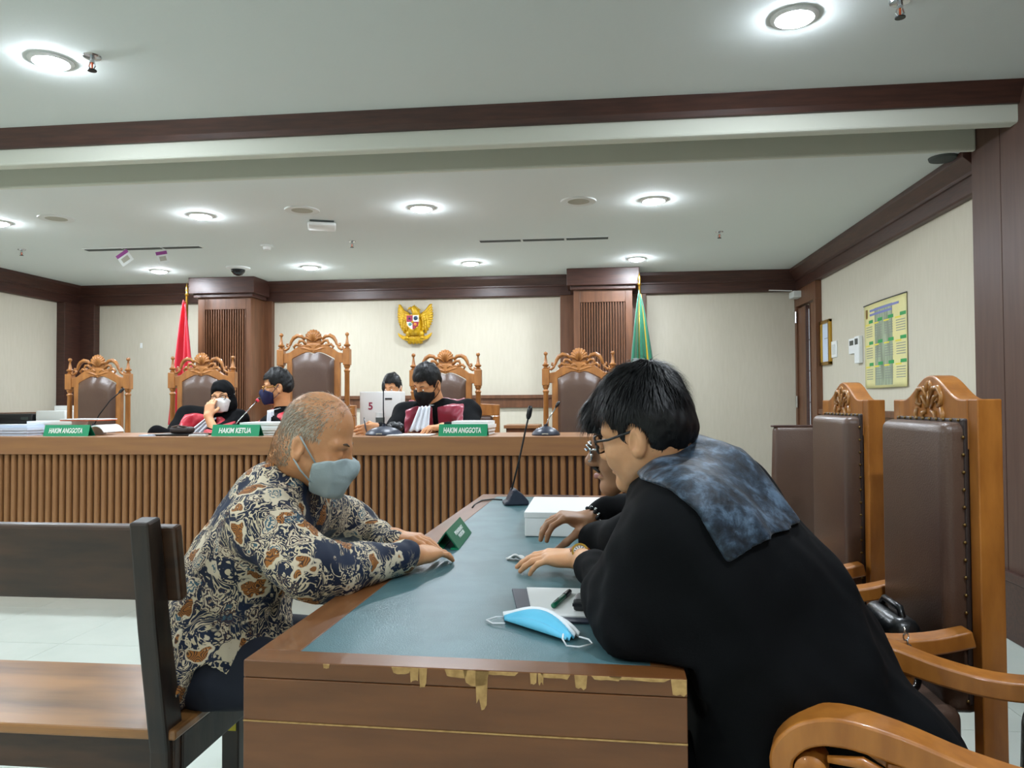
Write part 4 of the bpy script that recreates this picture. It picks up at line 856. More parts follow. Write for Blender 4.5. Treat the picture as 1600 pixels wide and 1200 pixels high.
def organic(name, fn, bnd, h, mats, parent, smooth_it=1):
    V, Q = nets(fn, bnd[0], bnd[1], h); us = np.unique(Q); rm = np.full(len(V), -1); rm[us] = np.arange(len(us)); V = V[us]; Q = rm[Q]
    for _ in range(smooth_it):              # light Laplacian pass
        S = np.zeros_like(V); K = np.zeros(len(V))
        for i in range(4): np.add.at(S, Q[:, i], V[Q[:, (i+1) % 4]]); np.add.at(K, Q[:, i], 1)
        V = V*.5+.5*S/np.maximum(K, 1)[:, None]
    me = bpy.data.meshes.new(name); V2 = V-origin(parent)
    me.vertices.add(len(V2)); me.vertices.foreach_set('co', V2.astype(np.float32).ravel())
    me.loops.add(Q.size); me.loops.foreach_set('vertex_index', Q.astype(np.int32).ravel())
    me.polygons.add(len(Q)); me.polygons.foreach_set('loop_start', np.arange(0, Q.size, 4, dtype=np.int32))
    me.update(); me.validate(); me.shade_smooth()
    me.materials.append(M[mats] if isinstance(mats, str) else mats)
    o = bpy.data.objects.new(name, me); C.objects.link(o); o.parent = parent
    return o, V, Q
def join_into(o, others):                   # merge meshes made in the same space into the first
    bm = bmesh.new(); bm.from_mesh(o.data)
    for q in others: bm.from_mesh(q.data)
    bm.to_mesh(o.data); bm.free(); o.data.shade_smooth()
    for q in others: bpy.data.objects.remove(q)
def frame(fwd, up_=(0, 0, 1)):
    f = nrmz(fwd); l = nrmz(np.cross(up_, f)); return np.stack([f, l, np.cross(f, l)], 1)      # columns: forward, left, up
def face_dir(yaw, pitch, roll=0.0):         # yaw in the room from +x, pitch down positive, roll towards own left positive (degrees)
    y, p, r = map(math.radians, (yaw, pitch, roll))
    R = np.array(Matrix.Rotation(y, 3, 'Z') @ Matrix.Rotation(p, 3, 'Y') @ Matrix.Rotation(-r, 3, 'X')); return R
class Head:
    def __init__(s, c, R, k=1.0): s.c = np.array(c, float); s.R = np.array(R, float); s.k = k
    def w(s, p): return s.c+s.R @ (np.array(p, float)*s.k)
    def l(s, p): return ((p-s.c.astype(np.float32)) @ s.R.astype(np.float32))/s.k
    def skull(s, d, extra=0.0):
        k = s.k; E_ = lambda c, r, kk=.03, sub=False, R=None: d.ell(s.w(c), np.array(r)*k+extra, s.R if R is None else s.R @ R, kk*k, sub)
        E_((-.006, 0, .046), (.093, .077, .090)); E_((.028, 0, -.028), (.064, .060, .080)); E_((-.014, 0, -.01), (.075, .070, .07))
        d.cone(s.w((.005, .046, -.055)), s.w((.072, .012, -.098)), (.020+extra)*k, (.016+extra)*k, .03*k); d.cone(s.w((.005, -.046, -.055)), s.w((.072, -.012, -.098)), (.020+extra)*k, (.016+extra)*k, .03*k)
        E_((.076, 0, -.100), (.020, .022, .017), .02)
    def face(s, d):
        k = s.k; W = s.w
        for y in (1, -1):
            d.cone(W((.080, y*.012, .020)), W((.066, y*.050, .020)), .012*k, .010*k, .02*k)               # brow
            d.ell(W((.100, y*.031, -.001)), np.array((.020, .021, .014))*k, s.R, .014*k, True)           # eye socket
            d.ell(W((.0735, y*.031, -.002)), np.array((.0145, .017, .0125))*k, s.R, .004*k)              # eyeball and lids
            d.cone(W((.060, y*.044, -.030)), W((.068, y*.038, -.045)), .020*k, .016*k, .03*k)             # cheek
            d.ell(W((.099, y*.012, -.036)), np.array((.011, .009, .008))*k, s.R, .008*k)                  # nostril wing
            e = np.array(Matrix.Rotation(math.radians(-14), 3, 'Y') @ Matrix.Rotation(y*math.radians(20), 3, 'Z'))
            d.ell(W((-.020, y*.083, -.014)), np.array((.019, .0085, .032))*k, s.R @ e, .006*k)             # ear
            d.ell(W((-.014, y*.094, -.012)), np.array((.0105, .0085, .019))*k, s.R @ e, .005*k, True); d.cone(W((-.004, y*.084, -.020)), W((-.003, y*.083, -.008)), .005*k, .004*k, .005*k)
            d.ell(W((-.012, y*.081, -.038)), np.array((.009, .008, .010))*k, s.R, .008*k)                 # lobe
        d.cone(W((.086, 0, .012)), W((.110, 0, -.026)), .009*k, .012*k, .016*k); d.ell(W((.112, 0, -.030)), np.array((.012, .011, .010))*k, s.R, .01*k)
        d.ell(W((.090, 0, -.057)), np.array((.013, .026, .0065))*k, s.R, .008*k); d.ell(W((.089, 0, -.070)), np.array((.013, .022, .0075))*k, s.R, .008*k)
        d.ell(W((.105, 0, -.0635)), np.array((.012, .026, .0018))*k, s.R, .004*k, True)
def hand(d, wrist, fing, thumb, curl=(.35, .35, .35, .35), tc=.3, spread=.05, k=1.0, bend=0.0):
    """palm + five fingers; fing = pointing direction, thumb = direction the thumb side faces, curl towards the palm"""
    x = nrmz(fing); y = nrmz(np.array(thumb)-x*(np.array(thumb) @ x)); return hand_xyz(d, wrist, x, y, None, curl, tc, spread, k, bend)
def hand_xyz(d, wrist, x, y, z, curl, tc, spread, k, bend):
    z = z if z is not None else np.cross(x, y)          # z = back of the hand
    Wp = lambda p: np.array(wrist)+k*(x*p[0]+y*p[1]+z*p[2])
    palm = SD(); fg = []
    ys = (.030, .010, -.010, -.028); xb = (.090, .094, .089, .080); ln = ((.040, .025, .020), (.044, .028, .021), (.041, .026, .020), (.032, .020, .018)); rad = (.0092, .0094, .0090, .0080)
    for i in range(4):
        palm.cone(Wp((.005, ys[i]*.62, 0)), Wp((xb[i], ys[i], .003)), .0155*k, .0118*k, .014*k)
        a = bend; px = np.array((xb[i], ys[i], .003)); pts = [Wp(px)]; sp = (1.5-i)*spread
        for j in range(3):
            a += curl[i]*(1.0, 1.15, .75)[j]
            px = px+ln[i][j]*np.array((math.cos(a)*math.cos(sp), math.cos(a)*math.sin(sp), -math.sin(a))); pts.append(Wp(px))
        f = SD(); f.chain(pts, [rad[i]*1.08*k, rad[i]*.98*k, rad[i]*.9*k, rad[i]*.74*k], .004*k); fg.append(f)
    t = SD(); t.chain([Wp((.018, .022, -.004)), Wp((.050, .047, -.012-.02*tc)), Wp((.076, .054-.02*tc, -.018-.05*tc)), Wp((.098, .052-.04*tc, -.022-.08*tc))], [.016*k, .0125*k, .0105*k, .008*k], .008*k)
    palm.ell(Wp((.035, .022, -.010)), np.array((.034, .018, .014))*k, np.stack([x, y, z], 1), .012*k); palm.ell(Wp((.040, -.020, -.008)), np.array((.040, .015, .013))*k, np.stack([x, y, z], 1), .012*k)
    d.sdf(palm, .014*k)
    for f in fg+[t]: d.sdf(f, .0045*k)
    return Wp
def wob(p, a, s, seed):                     # cheap cloth ripple
    r = np.random.default_rng(seed); o = np.zeros(len(p), np.float32)
    for i in range(5):
        v = r.normal(size=3); v = v/np.linalg.norm(v)*s*(1+.5*i); o += np.sin(p @ v.astype(np.float32)+r.uniform(0, 6))/(1+.6*i)
    return o*a
# skin, cloth
def skin(name, c1, c2, rough=.48): return mat(name, c1, rough, col2=c2, nscale=14, bump=.05, bscale=260, sss=.12)
skin('skin_warm', '#d69c6e', '#c78a5b'); skin('skin_light', '#dba67b', '#cd966a'); skin('skin_tan', '#b68a6a', '#a67857')
mat('hair_black', '#0a0b0d', .5, spec=.35); mat('hair_grey', '#8d8270', .65); mat('hair_grey_light', '#c0b59f', .6); mat('brow_black', '#171310', .7)
mat('robe_black', '#06080b', .85, spec=.15, bump=.06, nscale=300); mat('robe_red', '#c01830', .42, sheen=.3, bump=.05, nscale=40); mat('robe_maroon', '#8e1a36', .36, sheen=.4, bump=.05, nscale=40)
mat('jabot', '#d4d9e0', .75, bump=.05, nscale=80); mat('trouser_navy', '#141a2a', .8); mat('shoe_black', '#0c0c0d', .3); mat('mask_grey', '#a9b9bb', .75, bump=.12, nscale=160); mat('mask_navy', '#141c4a', .7); mat('mask_black', '#0a0b0d', .8)
mat('lens', '#dfe6ea', .03, trans=1.0, spec=.5)
# velvet of the attorney's stole
def velvet():
    m = bpy.data.materials.new('stole_velvet'); m.use_nodes = True; nt = m.node_tree; b = nt.nodes['Principled BSDF']; tc = nt.nodes.new('ShaderNodeTexCoord')
    n = nt.nodes.new('ShaderNodeTexNoise'); n.inputs['Scale'].default_value = 30; n.inputs['Detail'].default_value = 9; n.inputs['Distortion'].default_value = .25; n.inputs['Roughness'].default_value = .65; nt.links.new(tc.outputs['Object'], n.inputs[0])
    r = nt.nodes.new('ShaderNodeValToRGB'); e = r.color_ramp.elements; e[0].position = .38; e[0].color = lin('#10171f'); e[1].position = .66; e[1].color = lin('#566b80'); q = r.color_ramp.elements.new(.50); q.color = lin('#263442')
    nt.links.new(n.outputs[0], r.inputs[0]); nt.links.new(r.outputs[0], b.inputs['Base Color']); b.inputs['Roughness'].default_value = .5; b.inputs['Specular IOR Level'].default_value = .35; b.inputs['Sheen Weight'].default_value = .2; b.inputs['Sheen Roughness'].default_value = .3
    bp = nt.nodes.new('ShaderNodeBump'); bp.inputs['Strength'].default_value = .35; bp.inputs['Distance'].default_value = .01; nt.links.new(n.outputs[0], bp.inputs['Height']); nt.links.new(bp.outputs[0], b.inputs['Normal']); M['stole_velvet'] = m
velvet()
def batik():
    m = bpy.data.materials.new('batik_cloth'); m.use_nodes = True; nt = m.node_tree; N = nt.nodes; L = nt.links.new; b = N['Principled BSDF']; b.inputs['Roughness'].default_value = .7
    tc = N.new('ShaderNodeTexCoord')
    def noise(s, d, dist, sc=(1, 1, 1)):
        mp = N.new('ShaderNodeMapping'); mp.inputs['Scale'].default_value = sc; L(tc.outputs['Object'], mp.inputs[0])
        n = N.new('ShaderNodeTexNoise'); n.inputs['Scale'].default_value = s; n.inputs['Detail'].default_value = d; n.inputs['Distortion'].default_value = dist; L(mp.outputs[0], n.inputs[0]); return n.outputs[0]
    def mth(op, a, c=None, d=None):
        q = N.new('ShaderNodeMath'); q.operation = op
        for i, v in enumerate((a, c, d)):
            if v is None: continue
            if isinstance(v, (int, float)): q.inputs[i].default_value = v
            else: L(v, q.inputs[i])
        return q.outputs[0]
    def mixc(f, a, c):
        q = N.new('ShaderNodeMix'); q.data_type = 'RGBA'; L(f, q.inputs[0])
        for v, i in ((a, 6), (c, 7)):
            if isinstance(v, str): q.inputs[i].default_value = lin(v)
            else: L(v, q.inputs[i])
        return q.outputs[2]
    def step(v, t, w=.02): q = N.new('ShaderNodeMapRange'); q.inputs[1].default_value = t-w; q.inputs[2].default_value = t+w; L(v, q.inputs[0]); return q.outputs[0]
    # warp the coordinates so the motifs curl
    nz = N.new('ShaderNodeTexNoise'); nz.inputs['Scale'].default_value = 19; nz.inputs['Detail'].default_value = 2; L(tc.outputs['Object'], nz.inputs[0])
    vm = N.new('ShaderNodeVectorMath'); vm.operation = 'MULTIPLY_ADD'; L(nz.outputs[1], vm.inputs[0]); vm.inputs[1].default_value = (.10, .10, .10); L(tc.outputs['Object'], vm.inputs[2])
    def vor(s, feat='F1', vec=None):
        v = N.new('ShaderNodeTexVoronoi'); v.feature = feat; v.inputs['Scale'].default_value = s; L(vec or vm.outputs[0], v.inputs[0]); return v
    big = vor(17.0); edge = vor(17.0, 'DISTANCE_TO_EDGE'); sm_ = vor(46.0); dots = vor(95.0, 'F1', tc.outputs['Object'])
    d1 = big.outputs['Distance']; rnd = N.new('ShaderNodeSeparateColor'); L(big.outputs['Color'], rnd.inputs[0])
    rings = mth('SINE', mth('MULTIPLY', mth('ADD', d1, mth('MULTIPLY', noise(26, 3, 1.6), .75)), 40.0))
    curl = mth('SINE', mth('MULTIPLY', noise(15, 2, 2.2), 44.0))
    inside = mth('SUBTRACT', 1.0, step(d1, .50, .015)); flower = mth('MULTIPLY', inside, mth('GREATER_THAN', rnd.outputs[0], .42))
    patch = mth('MULTIPLY', mth('SUBTRACT', 1.0, step(d1, .38, .015)), mth('LESS_THAN', rnd.outputs[0], .30))
    col = mixc(mth('MULTIPLY', step(noise(5, 2, 0), .55, .1), .5), '#0d1a33', '#152a4a')                       # navy ground
    col = mixc(mth('MULTIPLY', step(sm_.outputs['Distance'], .30, .03), 0.0), col, col)
    scr = mth('MULTIPLY', step(curl, .52, .12), step(noise(9, 1, 0), .45, .03)); col = mixc(scr, col, '#d6c7a6')   # loose scrolls
    halo = mth('MULTIPLY', mth('SUBTRACT', 1.0, step(d1, .50, .02)), mth('GREATER_THAN', rnd.outputs[1], .30)); col = mixc(halo, col, '#d8cbb0')
    col = mixc(mth('MULTIPLY', flower, step(rings, -.05, .25)), col, '#6b4a2e'); col = mixc(mth('MULTIPLY', flower, step(rings, .60, .12)), col, '#15243f')
    core = mth('MULTIPLY', mth('GREATER_THAN', rnd.outputs[2], .6), mth('SUBTRACT', 1.0, step(d1, .34, .02))); col = mixc(mth('MULTIPLY', core, step(rings, .1, .2)), col, '#3f6272')
    och = mixc(step(mth('SINE', mth('MULTIPLY', noise(40, 0, 0), 60)), .3, .1), '#a86a2a', '#4a2e1c'); col = mixc(patch, col, och)
    dt = mth('MULTIPLY', mth('SUBTRACT', 1.0, step(dots.outputs['Distance'], .17, .03)), step(noise(9, 1, 0), .50, .03)); col = mixc(dt, col, '#cdbd9c')
    br = N.new('ShaderNodeBump'); br.inputs['Strength'].default_value = .08; L(noise(200, 2, 0), br.inputs['Height']); L(br.outputs[0], b.inputs['Normal'])
    L(col, b.inputs['Base Color']); M['batik_cloth'] = m
batik()
def strands(name, H, roots, flow, length, wid, mt, parent, seed=1, lift=.25, nseg=3, curve=0.4):
    """short hair strips rooted on given points; flow(local point)->local direction"""
    r = np.random.default_rng(seed); mb = MB(); o = origin(parent)
    for p in roots:
        q = H.l(p[None].astype(np.float32))[0]; d = nrmz(flow(q)+r.normal(size=3)*.18); n = nrmz(q-np.array((-.012, 0, .03)))
        d = nrmz(d-n*(d @ n)+n*lift); ln = length*r.uniform(.6, 1.25); sd = nrmz(np.cross(d, n)); pts = []
        c = q.astype(float)
        for j in range(nseg+1):
            ww = wid*(1-j/nseg)+wid*.12; pts += [H.w(c-sd*ww), H.w(c+sd*ww)]; c = c+d*ln/nseg; d = nrmz(d-n*curve*lift+np.array((0, 0, -.06)))
        mb.add(pts, [(2*j, 2*j+1, 2*j+3, 2*j+2) for j in range(nseg)])
    me = bpy.data.meshes.new(name); me.from_pydata([tuple(np.array(v)-o) for v in mb.v], [], mb.f); me.materials.append(M[mt]); me.update()
    ob = bpy.data.objects.new(name, me); C.objects.link(ob); ob.parent = parent; ob['kind'] = 'stuff'; return ob
def glasses(H, parent, mt, rim=.0022, r=(.024, .019), x=.104, z=-.003, square=3.0, name='glasses'):
    mb = MB(); W = H.w; ln = MB()
    for y in (1, -1):
        pts = []
        for i in range(25):
            a = 2*math.pi*i/24; ca, sa = math.cos(a), math.sin(a); e = 2/square
            pts.append(W((x-.010*abs(ca), y*.034+r[0]*abs(ca)**e*(1 if ca > 0 else -1), z+r[1]*abs(sa)**e*(1 if sa > 0 else -1))))
        mb.tube(pts, rim*H.k, 6); ln.add(pts[:-1], [tuple(range(24))])
        mb.tube([W((x-.008, y*(.034+r[0]), z+.008)), W((.05, y*.076, z+.006)), W((-.010, y*.080, z+.012)), W((-.026, y*.076, z+.006))], rim*1.1*H.k, 6)
    mb.tube([W((x+.002, .012, z+.004)), W((x+.008, 0, z+.007)), W((x+.002, -.012, z+.004))], rim*H.k, 6)
    g = mb.build(name, mt, parent, smooth=True); ln.build('lenses', 'lens', g, world=True); return g
def mask_on(H, mt, parent, h=.0032, drop=0.0):
    d = SD(); b_ = SD(); H.skull(b_); H.face(b_); H.skull(d, .004); d.sdf(lambda p: b_(p)-.005, .012); d.ell(H.w((.080, 0, -.055)), np.array((.036, .042, .050))*H.k, H.R, .04)
    def fn(p):
        q = H.l(p); x, y, z = q[:, 0], np.abs(q[:, 1]), q[:, 2]
        top = z-(-.006-.62*np.maximum(.100-x, 0)**1.0*.75)-drop; back = (.030+.10*np.maximum(-.06-z, 0))-x; bot = -.118-z
        return np.maximum(np.maximum(d(p)-.003, np.maximum(top, np.maximum(back, bot))*H.k), -100)+wob(p, .0008, 120, 5)
    c = H.w((.06, 0, -.06)); o, V, Q = organic('face_mask', fn, (c-.11, c+.11), h, mt, parent, 1)
    for y in (1, -1):
        MB().tube([H.w((.040, y*.066, -.042)), H.w((.008, y*.082, -.010)), H.w((-.018, y*.090, .016))], .0022*H.k, 6).tube([H.w((.040, y*.064, -.088)), H.w((.008, y*.080, -.065)), H.w((-.016, y*.088, -.042))], .0022*H.k, 6).build('ear_loop', mt, o, smooth=True)
    return o
def Q(px, py, y): return P(px, py, Y=y)
class Form:                                 # list of volumes that can be built at full size (cloth) or shrunk (body below it)
    def __init__(s): s.l = []
    def c(s, a, b, ra, rb, k=.05): s.l.append(('c', a, b, ra, rb, k)); return s
    def e(s, c_, r, R=None, k=.06): s.l.append(('e', c_, r, R, 0, k)); return s
    def sd(s, g=0.0, d=None):
        d = d or SD()
        for t, a, b, c_, e, k in s.l:
            if t == 'c': d.cone(a, b, max(c_+g, .01), max(e+g, .01), k)
            else: d.ell(a, np.maximum(np.array(b)+g, .01), c_, k)
        return d
def body_of(parent, skin_m, head_sd, hb, form, hands, h_head=.003, h_hand=.0028, h_body=.014):
    """one skin mesh: trunk and limbs below the clothes, head and neck, hands"""
    d = form.sd(-.022); lo, hi = d.bounds(.02); o, _, _ = organic('body', d, (lo, hi), h_body, skin_m, parent, 1); ot = []
    q, V, F_ = organic('head_piece', head_sd, hb, h_head, skin_m, parent, 1); ot.append(q)
    for hd in hands:
        lo, hi = hd.bounds(.012); q, _, _ = organic('hand_piece', hd, (lo, hi), h_hand, skin_m, parent, 1); ot.append(q)
    join_into(o, ot); return o, V
def brows(H, parent, mt='brow_black'):
    b = MB()
    for y in (1, -1): b.tube([H.w((.094, y*.014, .024)), H.w((.089, y*.034, .030)), H.w((.070, y*.054, .023))], [.0018*H.k, .0026*H.k, .001*H.k], 6, flat=.6)
    return b.build('eyebrows', mt, parent, smooth=True)
def eyes(H, parent, look=0.0):
    b = MB()
    for y in (1, -1): b.ball(H.w((.0785, y*.031, -.003)), .0112*H.k, 12, 8); b.ball(H.w((.0862, y*.031+look, -.005)), .0048*H.k, 8, 6, m=1)
    return b.build('eyes', ['white', 'brow_black'], parent, smooth=True)
def shoe(parent, heel, toe): 
    d = SD(); d.cone(heel, toe, .042, .034, .03); d.ell(heel+np.array((0, 0, .03)), (.042, .04, .04)); f = lambda p: np.maximum(d(p), .002-p[:, 2]); organic('shoe', f, d.bounds(.02), .009, 'shoe_black', parent, 1)
def shell_part(name, base, region, parent, mt, grow=.008, h=.007, bnd=None, rip=0.0, seed=3):
    fn = lambda p: np.maximum(base(p)-grow+(wob(p, rip, 60, seed) if rip else 0), region(p)); return organic(name, fn, bnd or base.bounds(.03), h, mt, parent, 1)[0]
def poly_region(axes, poly):                # signed distance to a polygon seen along the remaining axis
    poly = np.array(poly, np.float32)
    def f(p):
        q = p[:, axes]; d = np.full(len(q), 1e9, np.float32); ins = np.zeros(len(q), bool)
        for i in range(len(poly)):
            a, b = poly[i], poly[(i+1) % len(poly)]; e = b-a; w_ = q-a; t = np.clip((w_ @ e)/max(e @ e, 1e-9), 0, 1); d = np.minimum(d, ((w_-t[:, None]*e)**2).sum(1))
            c1 = (a[1] <= q[:, 1]) != (b[1] <= q[:, 1]); x = a[0]+(q[:, 1]-a[1])*(b[0]-a[0])/(b[1]-a[1] if abs(b[1]-a[1]) > 1e-9 else 1e-9); ins ^= c1 & (q[:, 0] < x)
        return np.where(ins, -1, 1)*np.sqrt(d)
    return f
# ------------------------------------------------------------------ bald man in the batik shirt
R = face_dir(6, 20); k = 1.0
ear = Q(463, 699, 1.84); H = Head(ear-R @ (np.array((-.020, -.083, -.014))*k), R, k)
t = thing('person', 'person in navy batik shirt and grey face mask leaning on the desk', 'person', (-.98, 1.97, 0))
nb = Q(452, 752, 1.97)
hd = SD(); H.skull(hd); H.face(hd); hd.cone(H.w((-.028, 0, -.045)), nb, .058, .066, .03); hd.cone(H.w((-.06, 0, -.02)), nb+np.array((-.03, 0, -.02)), .04, .05, .03)
fm = Form(); hip = np.array((-1.0, 1.97, .56)); belly = Q(365, 925, 1.98); chest = Q(405, 845, 1.98)
TR = frame((1, .15, 0))
def tilt(a): return TR @ np.array(Matrix.Rotation(math.radians(a), 3, 'Y'))
fm.e(chest, (.135, .195, .20), tilt(28)); fm.e(belly, (.150, .185, .19), tilt(18)); fm.e(hip+(0, 0, .02), (.165, .19, .15), tilt(5))
shR, shL = Q(412, 812, 1.80), Q(495, 790, 2.13); elR, elL = Q(478, 893, 1.74), Q(560, 822, 2.30); wrR, wrL = Q(646, 868, 2.02), Q(612, 848, 2.17)
fm.c(shR, shL, .070, .065, .08); fm.c(Q(432, 770, 1.93), nb+(0, 0, -.03), .085, .065, .06)
arm = Form(); arm.c(shR, elR, .080, .064, .05); arm.c(elR, wrR+(wrR-elR)*-.10, .066, .046, .03); arm.c(shL, elL, .076, .060, .05); arm.c(elL, wrL, .058, .044, .03)
arm.c(elR+(-.02, .02, .02), Q(520, 905, 1.80), .06, .05, .05)
hands = []
h1 = SD(); fR = nrmz((.40, .90, -.07)); yv = nrmz(np.cross((.05, -.25, 1.), fR)); hand_xyz(h1, wrR+(0, 0, .001), fR, yv, np.cross(fR, yv), (.18, .17, .18, .2), .0, .07, 1.0, .0); h1.cone(elR*.35+wrR*.65, wrR+(0, 0, .001), .034, .027, .02); hands.append(h1)
h2 = SD(); fL = nrmz(np.array((.80, -.35, .02))); hand_xyz(h2, wrL+(.0, .02, .012), fL, -nrmz(np.cross((0, 0, 1.), fL)), np.array((0, 0, 1.)), (.2, .2, .2, .2), .0, .02, .96, .04); h2.cone(elL*.35+wrL*.65, wrL+(0, .02, .012), .034, .027, .02); hands.append(h2)
lg = Form()
for s in (-1, 1):
    hp, kn, an = np.array((-1.0, 1.97+s*.10, .53)), np.array((-.60, 1.99+s*.13, .535)), np.array((-.60, 2.0+s*.13, .09)); lg.c(hp, kn, .095, .072, .03); lg.c(kn, an, .068, .050, .02); shoe(t, an+(-.05, 0, -.05), an+(.17, .02, -.055))
allf = Form(); allf.l = fm.l+arm.l+lg.l
bd, HV = body_of(t, 'skin_warm', hd, (H.c-np.array((.15, .14, .26)), H.c+np.array((.16, .14, .16))), allf, hands)
sd = fm.sd(); hem = SD(); fm2 = Form(); fm2.l = fm.l+arm.l; sd = fm2.sd()
sd.cone(hip+(-.02, -.09, -.02), np.array((-1.0, 1.83, .47)), .13, .11, .06); sd.cone(hip+(0, .09, -.02), np.array((-.92, 2.08, .50)), .13, .10, .06); sd.cone(hip+(0, -.1, .06), Q(372, 1040, 1.86), .10, .055, .05)
# collar
cn = nb+(0, 0, .0); ax = nrmz(H.w((-.02, 0, -.05))-nb); ux = nrmz(np.cross(ax, (0, 1, 0))); uy = np.cross(ax, ux)
shirt = lambda p: np.maximum(np.maximum(sd(p)+wob(p, .0042, 26, 11)+wob(p, .0016, 75, 12), np.interp(p[:, 0], (-1.15, -1.03, -.985, -.95, -.90, -.86, -.80), (.452, .455, .565, .585, .545, .535, .60))-p[:, 2]), -(np.linalg.norm((p-nb.astype(np.float32))-((p-nb.astype(np.float32)) @ ax.astype(np.float32))[:, None]*ax.astype(np.float32), axis=1)-.062+np.where(((p-nb.astype(np.float32)) @ ax.astype(np.float32)) < -.02, 1, 0)))
so, _, _ = organic('batik_shirt', shirt, sd.bounds(.03), .0065, 'batik_cloth', t, 1)
col = MB(); n = 30
def colr(u, v):
    a = -2.55+5.1*u; rr = .070+.012*v+.012*abs(a)/2.5*v; c_ = nb+ax*(.038-.045*v-.012*abs(a)); return c_+rr*(-math.cos(a)*nrmz(-ux*np.sign(ux[0] or 1)*-1)+math.sin(a)*uy)
col.grid(colr, 30, 5); col.build('collar', 'batik_cloth', so, smooth=True, solid=.004)
ld = lg.sd(); organic('trousers', lambda p: ld(p)+wob(p, .003, 40, 4), ld.bounds(.03), .010, 'trouser_navy', t, 1)
mask_on(H, 'mask_grey', t); mat('brow_grey', '#5a4736', .7); brows(H, t, 'brow_grey')
# grey hair round the sides and back, thin on top
L_ = H.l(HV.astype(np.float32)); rs = np.random.default_rng(3)
x, y, z = L_[:, 0], np.abs(L_[:, 1]), L_[:, 2]
dens = np.where((z > -.060-.5*np.maximum(-.02-x, 0)) & (x < .030) & (z < .125), 1.0, 0)*np.clip((.100-z)/.06, 0.12, 1)*np.where((y > .086) & (x > -.045), 0, 1)*np.where((x > -.030) & (z < .014), .0, 1)*np.clip((.034-x)/.035, 0, 1)
dens += np.where((z > .06) & (x < .06), .05, 0)
n_ = 0
for mt_, ln_ in (('hair_grey', .010), ('hair_grey_light', .009), ('hair_grey', .008), ('hair_grey_light', .011)):
    pk = HV[rs.random(len(HV)) < dens*.55]; pk = pk+rs.normal(size=pk.shape)*.0012; n_ += 1
    strands('hair', H, pk, lambda q: np.array((.02-.5*(q[2] > .03), 0, -1.0)), ln_, .0008, mt_, t, 5+n_, .16, 2)
# ------------------------------------------------------------------ attorneys
def thick_hair(H, parent, front=.058, side=.0, mt='hair_black', vol=.014, h=.004, nst=5200, seed=8, fringe=None, burn=-.03, length=.034):
    d = SD(); k = H.k; d.ell(H.w((-.006, 0, .050)), np.array((.094+vol, .078+vol*.8, .092+vol*1.1))*k, H.R, .02); d.ell(H.w((-.030, 0, .005)), np.array((.080+vol*.6, .077+vol*.4, .075))*k, H.R, .03)
    if fringe: d.ell(H.w(fringe[0]), np.array(fringe[1])*k, H.R, .03)
    def reg(p):
        q = H.l(p); x, y, z = q[:, 0], np.abs(q[:, 1]), q[:, 2]
        face = np.minimum(x-(front-.30*np.maximum(.05-z, 0)-.0*y), (.062 if not fringe else fringe[2])-z+.0*x)       # clear of the forehead
        side_ = 0                                  # clear of the ear
        cut = np.maximum(face, -.5); low = -.074-z-.25*(x+.06)
        ear_ = 1-np.sqrt(((x+.016)/.027)**2+((z+.010)/.036)**2); e = np.where(ear_ > 0, ear_*.03, -1.0)
        e = np.where((x > .006) & (z < .018) & ~((x < .027) & (z > burn)), .02, e); e = np.where((z < -.030) & (x > -.034), .02, e)
        return np.maximum(np.maximum(cut, low), np.minimum(e, 1))*k
    fn = lambda p: np.maximum(d(p)+wob(p, .0016, 130, seed)+wob(p, .0022, 55, seed+1), reg(p))
    o, V, _ = organic('hair', fn, (H.c-.17, H.c+.17), h, mt, parent, 1)
    r = np.random.default_rng(seed); V = V[(H.l(V.astype(np.float32))[:, 2] > -.06)]; V = V[np.linalg.norm(V-H.c, axis=1) > .075*k]
    pick = V[r.permutation(len(V))[:nst]]
    def flow(q): c_ = np.array((-.055, 0, .135)); f = q-c_; return nrmz(np.array((f[0]*1.1, f[1], f[2]-.02)))
    lz = H.l(pick.astype(np.float32))[:, 2]
    strands('hair_strands', H, pick[lz > .055], flow, length, .0011, mt, o, seed, .26, 3, .8); strands('hair_strands', H, pick[lz <= .055][::2], flow, .010, .0009, mt, o, seed, .05, 2, .5); return o
# near attorney
R = face_dir(148, 13, 6); k = .95; ear = Q(996, 690, 1.50)
H = Head(ear-R @ (np.array((-.020, .083, -.014))*k), R, k)
t = thing('person', 'person in black robe with slate velvet stole and wristwatch, back half turned', 'person', (.62, 1.5, 0)); nearman = t
nb = Q(1068, 738, 1.63); hd = SD(); H.skull(hd); H.face(hd); hd.cone(H.w((-.030, 0, -.045)), nb, .056, .066, .03)
fm = Form(); hip = np.array((.50, 1.47, .56)); TR = frame((-1, .12, 0))
def tilt(a): return TR @ np.array(Matrix.Rotation(math.radians(a), 3, 'Y'))
up1, up2, up3 = np.array((.235, 1.60, .985)), np.array((.33, 1.56, .86)), np.array((.42, 1.52, .71))
fm.e(up1, (.13, .21, .15), tilt(46)); fm.e(up2, (.135, .20, .19), tilt(40)); fm.e(up3, (.14, .19, .19), tilt(30)); fm.e(hip, (.15, .19, .15), tilt(10))
shL, shR = np.array((.16, 1.42, .99)), np.array((.17, 1.82, 1.0)); fm.c(shL, shR, .085, .08, .08); fm.c(np.array((.20, 1.60, 1.03)), nb+(0, 0, -.02), .09, .07, .06)
elL = Q(972, 935, 1.60); wrL = P(906, 870, Z=.812); elR = np.array((-.02, 2.0, .90)); wrR = np.array((.0, 1.92, .84))
arm = Form(); arm.c(shL, elL, .092, .080, .06); arm.c(elL, wrL+(elL-wrL)*.36, .072, .044, .04)
